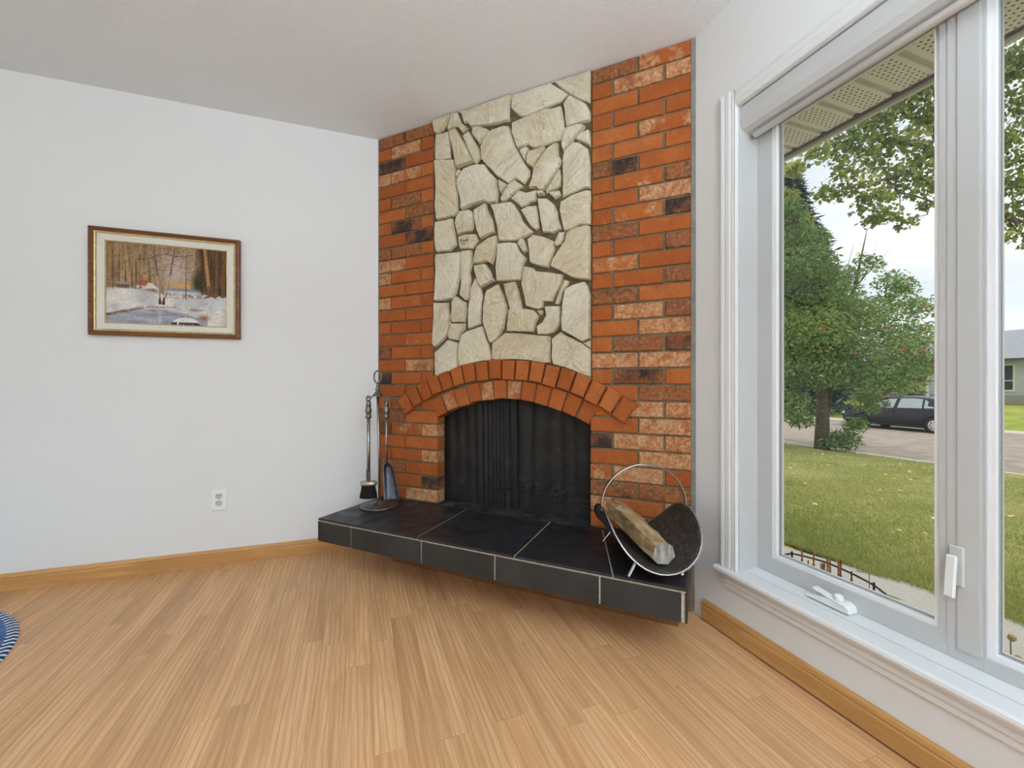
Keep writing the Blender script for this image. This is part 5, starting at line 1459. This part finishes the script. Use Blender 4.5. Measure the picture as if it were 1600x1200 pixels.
# stations along the length (y from the rear -2.25 to the front 2.25): bottom, waist height, roof height, half width at waist, half width at roof
stn = [(-2.26, .42, .78, .80, .66, .62), (-2.20, .32, .90, .96, .78, .70), (-2.05, .24, .95, 1.06, .84, .70), (-1.70, .20, .97, 1.12, .86, .66), (-1.35, .18, .97, 1.30, .87, .60), (-0.95, .17, .96, 1.43, .88, .57), (-0.45, .17, .95, 1.465, .88, .57),
       (0.05, .17, .94, 1.46, .88, .57), (0.45, .17, .93, 1.40, .88, .58), (0.85, .17, .92, 1.23, .88, .62), (1.20, .17, .91, 1.03, .88, .68), (1.35, .18, .89, .96, .87, .72), (1.75, .19, .82, .88, .85, .72), (2.05, .22, .74, .78, .80, .68), (2.22, .30, .62, .66, .70, .60), (2.27, .40, .54, .57, .58, .52)]
CV, CF = [], []
for y, zb, zw, zr, hw_, hr_ in stn:
    mid = zb + (zw - zb) * 0.45
    half = [(hw_ * 0.88, zb), (hw_ * 0.985, zb + 0.06), (hw_ * 1.0, mid), (hw_ * 0.985, zw - 0.06), (hw_ * 0.955, zw), (hr_ * 1.02, zr - 0.05 * min(1, (zr - zw) * 4)), (hr_ * 0.86, zr - 0.012 * min(1, (zr - zw) * 4)), (0, zr + 0.012)]
    row = [(-x, y, z) for x, z in half] + [(x, y, z) for x, z in reversed(half[:-1])]
    CV += row
nc = 15
for j in range(len(stn) - 1):
    for k in range(nc - 1):
        CF.append((j * nc + k, j * nc + k + 1, (j + 1) * nc + k + 1, (j + 1) * nc + k))
    CF.append((j * nc + nc - 1, j * nc, (j + 1) * nc, (j + 1) * nc + nc - 1))
CF += [tuple(range(nc)), tuple((len(stn) - 1) * nc + k for k in range(nc))]
body = obj('body', (CV, CF), M['car'], CAR, True)
def side_x(y, z):                         # half width of the greenhouse at (y, z)
    ys_ = [s[0] for s in stn]
    g = lambda i: float(np.interp(y, ys_, [s[i] for s in stn]))
    zw, zr, hw_, hr_ = g(2), g(3), g(4), g(5)
    zr2 = zr - 0.05 * min(1, (zr - zw) * 4)
    q = min(max((z - zw) / max(zr2 - zw, .01), 0), 1)
    return hw_ * 0.955 * (1 - q) + hr_ * 1.02 * q
def side_window(pts, sgn, name='side_window'):
    V = [(sgn * (side_x(y, z) + 0.006), y, z) for y, z in pts] + [(sgn * (side_x(y, z) - 0.010), y, z) for y, z in pts]
    n = len(pts)
    return obj(name, (V, [tuple(range(n)), tuple(range(2 * n - 1, n - 1, -1))] + [(i, (i + 1) % n, n + (i + 1) % n, n + i) for i in range(n)]), M['car_glass'], CAR)
for sgn in (-1, 1):
    side_window([(1.02, 0.955), (0.12, 0.965), (0.08, 1.36), (0.42, 1.325), (0.72, 1.20)], sgn)
    side_window([(-0.02, 0.970), (-0.86, 0.985), (-0.80, 1.36), (-0.45, 1.385), (-0.06, 1.37)], sgn)
    side_window([(-0.93, 0.990), (-1.25, 1.00), (-1.12, 1.20), (-0.88, 1.335)], sgn, 'quarter_window')
    for y in (0.22, -0.72): obj('door_handle', box(sgn * .872 - .012, sgn * .872 + .012, y - .08, y + .08, .83, .86, .006), M['car'], CAR)
    obj('mirror', box(sgn * .93 - .07, sgn * .93 + .07, .86, 1.0, .93, 1.04, .025), M['car'], CAR)
    for y in (0.06, -0.96, 1.12):
        obj('door_seam', box(sgn * .8815 - .003, sgn * .8815 + .003, y - .005, y + .005, .30, .90), M['well'], CAR)
    obj('sill_trim', box(sgn * .872 - .012, sgn * .872 + .012, -0.95, 0.97, .235, .265), M['hub_dark'], CAR)
    obj('tail_lamp', box(sgn * .70 - .10, sgn * .70 + .10, -2.235, -2.10, .70, .86, .02), M['lamp_red'], CAR)
    obj('headlamp', box(sgn * .66 - .10, sgn * .66 + .10, 2.02, 2.215, .58, .70, .02), M['lamp_clear'], CAR)
def glass_strip(ya, yb, za, zb_, wa, wb_, name):
    obj(name, ([(-wa, ya, za), (wa, ya, za), (wb_, yb, zb_), (-wb_, yb, zb_)], [(0, 1, 2, 3)]), M['car_glass'], CAR)
glass_strip(1.13, 0.52, 1.085, 1.405, .60, .50, 'windscreen')
glass_strip(-1.62, -1.05, 1.175, 1.43, .58, .50, 'rear_window')
def rotY(vf, M2): return xf(vf, M2)
for (wy, dark) in ((1.30, True), (-1.30, False)):
    for sgn in (-1, 1):
        W = Matrix.Translation((sgn * 0.80, wy, 0.315)) @ Matrix.Rotation(sgn * PI / 2, 4, 'Y')
        obj('wheel_arch', xf(lathe([(0.375, 0.0), (0.375, 0.088)], 28), Matrix.Translation((0, 0, 0.03)) @ W if False else Matrix.Translation((sgn * 0.80, wy, 0.345)) @ Matrix.Rotation(sgn * PI / 2, 4, 'Y')), M['well'], CAR)
        tyre = obj('tyre', xf(lathe([(0.20, -0.10), (0.300, -0.10), (0.316, -0.08), (0.316, 0.075), (0.300, 0.095), (0.20, 0.095)], 28), W), M['tyre'], CAR, True)
        cap = obj('hubcap', xf(lathe([(0.215, 0.060), (0.215, 0.098), (0.19, 0.104), (0.07, 0.108), (0.0, 0.110)], 24), W), M['hub_dark'] if dark else M['hub'], tyre)
        hol = []
        for k in range(8):
            a = 2 * PI * k / 8
            hol.append(xf(lathe([(0.028, 0.100), (0.028, 0.111)], 8), W @ Matrix.Translation((0.145 * math.cos(a), 0.145 * math.sin(a), 0))))
        obj('hub_holes', join(*hol), M['well'], tyre)

# ------------------------------------------------------------------ house across the street
t = NT('grey_shingle').set(0.95, 0, 0.1)
p = t.pos()
t.color(t.mix(t.ramp(t.noise(p, 9, 4), [(0.3, (0.7,) * 3), (0.7, (0, 0, 0))]), (0.36, 0.37, 0.40), (0.24, 0.25, 0.28)))
M['shingle'] = t.m
M['siding'] = simple('pale_siding', (0.62, 0.63, 0.63), 0.8, 0, 0.2, 0.05, 3)
M['dark_glass'] = simple('dark_window_glass', (0.09, 0.11, 0.13), 0.1, 0, 0.7)
M['house_trim'] = simple('house_white_trim', (0.78, 0.78, 0.77), 0.6)
M['door_brown'] = simple('brown_door', (0.16, 0.09, 0.07), 0.6)
HO_ = thing('house', 'pale bungalow with grey shingled roof across the street', 'house', (39.0, 14.0, -0.35))
obj('wall', box(0, 9, -10, 13, 0.0, 2.95), M['siding'], HO_)
for i, z in enumerate(np.arange(0.75, 2.9, 0.28)):
    obj('siding_board', box(-0.025, 0, -10, 13, z, z + 0.265), M['siding'], HO_)
obj('foundation', box(-0.04, 9.04, -10.04, 13.04, -0.5, 0.62), simple('grey_foundation', (0.42, 0.40, 0.37), 0.95), HO_)
ev = 0.75
RV = [(-ev, -10 - ev, 2.92), (9 + ev, -10 - ev, 2.92), (9 + ev, 13 + ev, 2.92), (-ev, 13 + ev, 2.92), (4.5, -6.0, 5.15), (4.5, 9.5, 5.15)]
obj('roof', (RV, [(0, 1, 4), (1, 2, 5, 4), (2, 3, 5), (3, 0, 4, 5), (0, 3, 2, 1)]), M['shingle'], HO_)
obj('eave_gutter', box(-ev - 0.08, -ev, -10 - ev, 13 + ev, 2.78, 2.93), simple('dark_gutter', (0.09, 0.10, 0.11), 0.5), HO_)
for y0, y1, z0, z1 in ((0.20, 1.75, 0.95, 2.50), (-4.5, -2.3, 0.95, 2.5), (8.0, 10.2, 0.95, 2.5)):
    wf = obj('window', join(box(-0.08, -0.02, y0 - .1, y1 + .1, z0 - .12, z0), box(-0.08, -0.02, y0 - .1, y1 + .1, z1, z1 + .1), box(-0.08, -0.02, y0 - .1, y0, z0, z1), box(-0.08, -0.02, y1, y1 + .1, z0, z1), box(-0.07, -0.02, y0, y1, z0 + .55, z0 + .61)), M['house_trim'], HO_)
    obj('pane', box(-0.045, -0.026, y0, y1, z0, z1), M['dark_glass'], wf)
obj('front_door', box(-0.06, 0.0, 4.6, 5.6, 0.30, 2.4), M['door_brown'], HO_)
obj('porch_post', box(-0.62, -0.48, 4.15, 4.29, 0.2, 2.9), M['house_trim'], HO_)
obj('porch_step', join(box(-1.3, -0.041, 3.6, 7.0, -0.4, 0.30), box(-1.7, -1.3, 3.9, 6.6, -0.4, 0.10)), simple('step_concrete', (0.46, 0.44, 0.41), 0.95), HO_)
H2 = thing('house', 'tan bungalow farther along the street behind the rowan tree', 'house', (40.0, 37.5, -0.35))
obj('wall', box(0, 9, -6, 9, -0.2, 2.9), simple('tan_stucco', (0.52, 0.47, 0.40), 0.9), H2)
obj('roof', ([(-.7, -6.7, 2.85), (9.7, -6.7, 2.85), (9.7, 9.7, 2.85), (-.7, 9.7, 2.85), (4.5, -2.5, 4.9), (4.5, 5.5, 4.9)], [(0, 1, 4), (1, 2, 5, 4), (2, 3, 5), (3, 0, 4, 5), (0, 3, 2, 1)]), M['shingle'], H2)
for y0 in (-4.0, 2.0):
    wf = obj('window', join(box(-0.06, 0, y0 - .1, y0 + 2.1, .8, .9), box(-0.06, 0, y0 - .1, y0 + 2.1, 2.2, 2.3), box(-0.06, 0, y0 - .1, y0, .9, 2.2), box(-0.06, 0, y0 + 2, y0 + 2.1, .9, 2.2)), M['house_trim'], H2)
    obj('pane', box(-0.03, -0.002, y0, y0 + 2, .9, 2.2), M['dark_glass'], wf)
# planter by the door of the house across the street
PO = thing('planter_pot', 'dark planter pot with reddish plant beside the door across the street', 'planter', (36.6, 18.05, -0.05))
obj('pot', lathe([(0.32, 0), (0.42, 0.5), (0.46, 0.72), (0.40, 0.72)], 16), simple('dark_pot', (0.07, 0.06, 0.06), 0.7), PO, True)
gp = np.random.default_rng(77)
leaf_mesh('foliage', blob((0, 0, 1.0), .45, 240, 3), KITE, .3, .2, M['leaf_rowan'], PO, np.clip(gp.normal(.8, .2, 240), 0, 1), .4, 3)
PO.location.z = -0.42
# shrubs along the front of that house
for i, (y, r, nm) in enumerate(((23.2, .75, 'round light green shrub at the corner of the pale bungalow'), (21.3, .55, 'small shrub left of the planter pot'), (26.0, .9, 'wide shrub past the end of the pale bungalow'))):
    sb = thing('shrub', nm, 'shrub', (36.8, y, -0.42))
    obj('stem', tube([(0, 0, -0.1), (0.03, 0, r)], [.06, .03], 6), M['bark2'], sb)
    c = blob((0, 0, r * .95), r, 700, 90 + i, (1, 1, .85), .4)
    leaf_mesh('foliage', c, KITE, .28, .2, M['leaf_rowan'], sb, np.clip(gp.normal(.62, .2, len(c)), 0, 1), .4, 90 + i)

# ------------------------------------------------------------------ floor lamp added behind the viewer as fill light for the ceiling
UL = thing('added_floor_lamp', 'uplighter floor lamp added behind the viewer to brighten the ceiling', 'lamp', (0.3, -1.3, 0.0))
obj('base', lathe([(0.15, 0), (0.15, 0.02), (0.03, 0.035)], 24), M['brushed'], UL, True)
obj('pole', tube([(0, 0, 0.03), (0, 0, 1.30)], 0.012, 10), M['brushed'], UL, True)
obj('bowl', ([(r * math.cos(a), r * math.sin(a), z) for r, z in ((0.03, 1.29), (0.12, 1.33), (0.19, 1.40)) for a in np.linspace(0, 2 * PI, 24, endpoint=False)], [(i * 24 + k, i * 24 + (k + 1) % 24, (i + 1) * 24 + (k + 1) % 24, (i + 1) * 24 + k) for i in range(2) for k in range(24)]), M['plastic'], UL, True)
ud = bpy.data.lights.new('fill_uplight', 'AREA')
ud.shape = 'DISK'; ud.size = 0.3; ud.energy = 140; ud.color = (0.72, 0.87, 1.0)
uo = bpy.data.objects.new('fill_uplight', ud)
link(uo, UL)
uo.location = (0, 0, 1.41); uo.rotation_euler = (PI, 0, 0)
